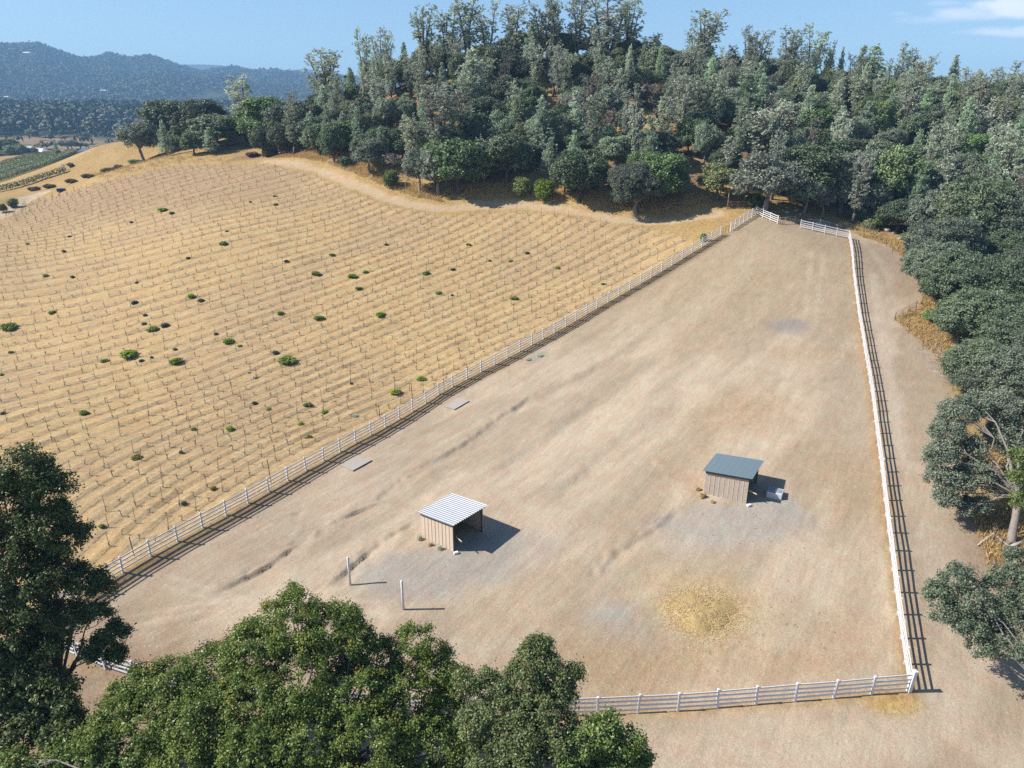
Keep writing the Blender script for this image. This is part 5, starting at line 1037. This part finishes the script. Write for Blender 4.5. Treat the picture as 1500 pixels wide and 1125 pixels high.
def build_far():
    house('long_house', 'long low house with a pale roof on the wooded rise far left', 49, 150, 1450, 44, 14, 5.5, MAT['house_roof'], .05, 'house', 7)
    house('farm_house', 'white roofed farm building in the valley, the smaller left one', 40, 221, 640, 12, 8, 3.6, MAT['white_roof'], .2); house('farm_house', 'white roofed farm building in the valley, the larger right one', 59, 222, 620, 13, 9, 3.6, MAT['white_roof'], -.25)
    house('small_house', 'tiny pale house high on the blue hillside', 45, 104, 2600, 26, 14, 7, MAT['white_roof'], 0, 'house', 2); house('small_house', 'tiny pale house low on the blue hillside, right of the long house', 150, 126, 2100, 16, 10, 6, MAT['white_roof'], .2, 'house', 2); house('small_house', 'tiny pale house on the blue hillside at the left edge', 7, 131, 1950, 12, 9, 6, MAT['white_roof'], .2, 'house', 2)
    house('greenhouse', 'pale blue grey shed in the valley beside the golden ridge', 126, 214, 640, 12, 9, 3, MAT['roof_blue'], .1, 'shed', 3)
    rs = np.random.RandomState(31)
    # leafy rows of the green vineyard over the knoll
    def lerp_line(A, B, f): return [((a[0] * (1 - f) + b[0] * f), (a[1] * (1 - f) + b[1] * f)) for a, b in zip(A, B)]
    A = [(-50, 273), (0, 266), (40, 252), (78, 239), (112, 224.5)]; B = [(-50, 250), (0, 243), (40, 231), (78, 226), (112, 221.5)]
    rows = [(lerp_line(A, B, k / 9), f'green leafy vine row on the far slope beyond the knoll') for k in range(10)] + [([(-40, 289), (0, 281), (30, 274), (62, 263), (95, 253)], 'green leafy vine row nearest the pale dirt lane on the left')]
    for i, (pix, lab) in enumerate(rows):
        P = resample([tuple(hit(*q, 150)[:2]) for q in pix], .55); n = len(P) * (40 if i == 10 else 22); k = rs.randint(0, len(P), n); Z = h_base(P[k, 0], P[k, 1]); o0 = np.array([P[0, 0], P[0, 1], Z[0]])
        C = np.stack([P[k, 0] + rs.normal(size=n) * .38, P[k, 1] + rs.normal(size=n) * .38, Z + rs.uniform(.35, 1.9, n)], 1) - o0
        root = thing('vine_row', lab, 'vine row', tuple(o0), 0, 'green vine rows on the far slope' if i < 10 else None)
        put('foliage', leaves_mesh('foliage', C, rs.normal(size=(n, 3)) + np.array([0, 0, .6]), .45, .32, rs.normal(.5, .2, n), MAT['leaf_olive'], rs), root)
        m = MB()
        for q in P[::6]: z = float(h_base(q[:1], q[1:])[0]); m.tube([(q[0] - o0[0], q[1] - o0[1], z - o0[2] - .1), (q[0] - o0[0], q[1] - o0[1], z - o0[2] + 1.0)], .05, 4)
        m.build('stem', MAT['vinewood'], root)
    # single trees round the valley farm
    rng = random.Random(12)
    for k, px, yt, Y, w, lab in [('live', 8, 204, 560, 40, 'dark round tree at the left edge beside the white roofed farm buildings'), ('olive', 22, 212, 545, 36, 'green round tree in front of the white roofed farm buildings'), ('live', 48, 216, 600, 14, 'small dark tree between the white roofed farm buildings'), ('cone', 79, 204, 620, 10, 'dark columnar tree right of the white roofed farm buildings'), ('blue', 45, 189, 800, 18, 'pale round tree behind the valley field, left one'), ('grey', 64, 193, 790, 22, 'reddish grey bare tree behind the valley field'), ('olive', 98, 205, 680, 30, 'low green tree in the valley right of the columnar tree'), ('olive', 115, 207, 690, 26, 'low green tree in the valley touching the golden ridge'), ('olive', 60, 208, 680, 22, 'low green tree behind the white roofed farm buildings')]:
        px_plant(k, px, yt, Y, w, lab, None, rng, 4)
    # woodland of the valley and the blue hills
    def wood(r0, r1, n, a0, a1, hmin, hmax, q, leaf, seed, edge, thin):
        a = rs.uniform(a0, a1, n); r = np.sqrt(rs.uniform(r0 ** 2, r1 ** 2, n)); X = a * r / np.sqrt(1 + a * a); Y = r / np.sqrt(1 + a * a)
        v = vnoise(X, Y, 170, 3, seed); keep = (v > -.25 + thin) & (rs.rand(n) < smooth(r0, r0 + edge, r + v * 200))
        for hx, hy, hw in HOUSES: keep &= ~((np.abs(X - hx * Y / hy) < hw) & (Y > hy * (.84 if hy < 1800 else .965)) & (Y < hy + 45))
        X, Y = X[keep], Y[keep]; Z = h_base(X, Y); H = rs.uniform(hmin, hmax, len(X)); m = q; R = H * rs.uniform(.25, .5, len(X)); con = R < H * .32
        C = np.repeat(np.stack([X, Y, Z], 1), m, 0); Hh = np.repeat(H, m); Rr = np.repeat(R, m); cc = np.repeat(con, m); d = unit(rs.normal(size=(len(C), 3))); d[:, 2] = np.abs(d[:, 2]) * .9 + rs.uniform(-.35, .1, len(d))
        u = np.where(cc, rs.rand(len(d)) ** .7, 0); rad = np.where(cc, Rr * (1.05 - u), Rr * 1.0)
        off = np.stack([d[:, 0] * rad, d[:, 1] * rad, np.where(cc, Hh * (.1 + .9 * u), Hh * (.52 + .42 * d[:, 2]))], 1)
        t = np.repeat(rs.normal(.5, .22, len(X)) + con * .15, m) + rs.normal(size=len(C)) * .14
        return C + off, d + rs.normal(size=d.shape) * .12 + np.array([0, 0, .25]), t, np.repeat(H, m) * leaf
    m1 = leaf_material('valley_tree_leaves', (.042, .056, .034), (.095, .11, .072), .05, .7); m2 = leaf_material('hill_brush', (.062, .070, .050), (.092, .100, .072), .0, .8)
    C, N, T, L = wood(930, 1900, 11000, -.95, -.12, 8, 17, 16, .30, 60, 60, 0)
    C2, N2, T2, L2 = wood(640, 960, 420, -.95, -.2, 5, 10, 16, .30, 61, 40, .3); C, N, T, L = (np.concatenate(z) for z in ((C, C2), (N, N2), (T, T2), (L, L2)))
    o = put('valley_woodland', leaves_mesh('valley_woodland', C, N, L * 1.3, L, T, m1, rs)); tag(o, 'hazy mixed woodland filling the valley floor far left', 'woodland', kind='stuff')
    C, N, T, L = wood(1850, 3750, 24000, -.95, .05, 9, 20, 9, .42, 62, 100, .06)
    o = put('hill_woodland', leaves_mesh('hill_woodland', C, N, L * 1.0, L * .8, T, m2, rs)); tag(o, 'blue green brush and trees covering the distant hills', 'woodland', kind='stuff')
# ---------------------------------------------------------------- camera, light, air
def camera_and_light():
    cd = bpy.data.cameras.new('camera'); co = bpy.data.objects.new('camera', cd); COL.objects.link(co)
    cd.sensor_width = 36; cd.lens = 36 * F / 1500; cd.clip_start = .5; cd.clip_end = 30000
    co.location = (0, 0, CAMZ); co.rotation_euler = (math.pi / 2 - PITCH, 0, 0); scene.camera = co
    el, az = math.radians(41), math.radians(-93)          # sun to the left, a little behind the camera
    s = np.array([math.cos(el) * math.sin(az), math.cos(el) * math.cos(az), math.sin(el)])
    ld = bpy.data.lights.new('sun', 'SUN'); ld.energy = 4.9; ld.angle = math.radians(.53); ld.color = (1, .94, .85)
    lo = bpy.data.objects.new('sun', ld); COL.objects.link(lo); lo.location = (-60, 0, 120)
    from mathutils import Vector
    lo.rotation_euler = Vector(tuple(-s)).to_track_quat('-Z', 'Y').to_euler()
    w = bpy.data.worlds.new('World'); scene.world = w; w.use_nodes = True; t = w.node_tree; t.nodes.clear()
    out = t.nodes.new('ShaderNodeOutputWorld'); bg = t.nodes.new('ShaderNodeBackground'); sky = t.nodes.new('ShaderNodeTexSky')
    sky.sky_type = 'NISHITA'; sky.sun_disc = False; sky.sun_elevation = el; sky.sun_rotation = az; sky.altitude = 200; sky.air_density = 1.0; sky.dust_density = .4; sky.ozone_density = 4.0
    bg.inputs[1].default_value = .083
    # thin bright cloud bank low over the right of the hill
    N = t.nodes.new; Lk = t.links.new
    tc = N('ShaderNodeTexCoord'); sep = N('ShaderNodeSeparateXYZ'); Lk(tc.outputs['Generated'], sep.inputs[0])
    def m(op, a, b=0.0, c=None):
        x = N('ShaderNodeMath'); x.operation = op
        for i, v in enumerate((a, b) if c is None else (a, b, c)):
            if isinstance(v, bpy.types.NodeSocket): Lk(v, x.inputs[i])
            else: x.inputs[i].default_value = v
        return x.outputs[0]
    u = m('DIVIDE', sep.outputs[0], sep.outputs[1]); v = m('DIVIDE', sep.outputs[2], sep.outputs[1])
    cmb = N('ShaderNodeCombineXYZ'); Lk(u, cmb.inputs[0]); Lk(m('MULTIPLY', v, 2.6), cmb.inputs[1])
    nz = N('ShaderNodeTexNoise'); Lk(cmb.outputs[0], nz.inputs['Vector']); nz.inputs['Scale'].default_value = 14; nz.inputs['Detail'].default_value = 6; nz.inputs['Roughness'].default_value = .55
    nb = m('SUBTRACT', nz.outputs[0], .5)
    def uv(px, py): d = ray(px, py); return d[0] / d[1], d[2] / d[1]
    tot = None
    for px, py, wx, wy, a in [(1490,10,70,14,.95),(1430,20,66,9,.7),(1360,28,45,6,.45),(1485,47,74,8,.85),(1385,5,26,4,.4),(1318,20,14,3,.35)]:
        cu, cv = uv(px, py); su = wx / F; sv = wy / F
        r = m('ADD', m('POWER', m('DIVIDE', m('SUBTRACT', u, cu), su), 2.0), m('POWER', m('DIVIDE', m('SUBTRACT', v, cv), sv), 2.0))
        k = m('MULTIPLY', m('SUBTRACT', 1.0, m('ADD', r, m('MULTIPLY', nb, 3.2))), a)
        mr = N('ShaderNodeMapRange'); mr.interpolation_type = 'SMOOTHSTEP'; Lk(k, mr.inputs[0]); mr.inputs[1].default_value = -.25; mr.inputs[2].default_value = 1.0; mr.inputs[4].default_value = a
        tot = mr.outputs[0] if tot is None else m('MAXIMUM', tot, mr.outputs[0])
    tot = m('MULTIPLY', tot, m('GREATER_THAN', sep.outputs[1], 0.05))
    mx = N('ShaderNodeMix'); mx.data_type = 'RGBA'; Lk(tot, mx.inputs[0]); Lk(sky.outputs[0], mx.inputs[6]); mx.inputs[7].default_value = (8.6, 8.4, 8.8, 1)
    Lk(mx.outputs[2], bg.inputs[0]); Lk(bg.outputs[0], out.inputs[0])
    vs = scene.view_settings; vs.view_transform = 'Standard'; vs.look = 'None'; vs.exposure = .9; vs.gamma = 1; vs.use_curve_mapping = False
    scene.cycles.max_bounces = 6; scene.cycles.diffuse_bounces = 3; scene.cycles.glossy_bounces = 2; scene.cycles.transmission_bounces = 3; scene.cycles.volume_bounces = 0; scene.cycles.transparent_max_bounces = 8
    scene.cycles.use_denoising = DENOISE
    return s
def build_haze():
    m = bpy.data.materials.new('haze_air'); m.use_nodes = True; t = m.node_tree; t.nodes.clear()
    o = t.nodes.new('ShaderNodeOutputMaterial'); v = t.nodes.new('ShaderNodeVolumePrincipled'); t.links.new(v.outputs[0], o.inputs['Volume'])
    v.inputs['Color'].default_value = (.34, .64, 1.0, 1); v.inputs['Density'].default_value = HAZE; v.inputs['Anisotropy'].default_value = .0
    b = MB(); b.box((0, 3120, 195), (13000, 6760, 500)); ob = b.build('haze', m); tag(ob, 'pale blue air over the valley and hills', 'haze', kind='stuff')
    return ob
HAZE = 2.0e-4; DENOISE = False
make_mats(); make_protos(); build_ground(); build_fences(); build_shelters(); build_vineyard(); build_near_trees(); build_hill_trees()
build_misc(); build_grass(); build_far()
camera_and_light(); build_haze()
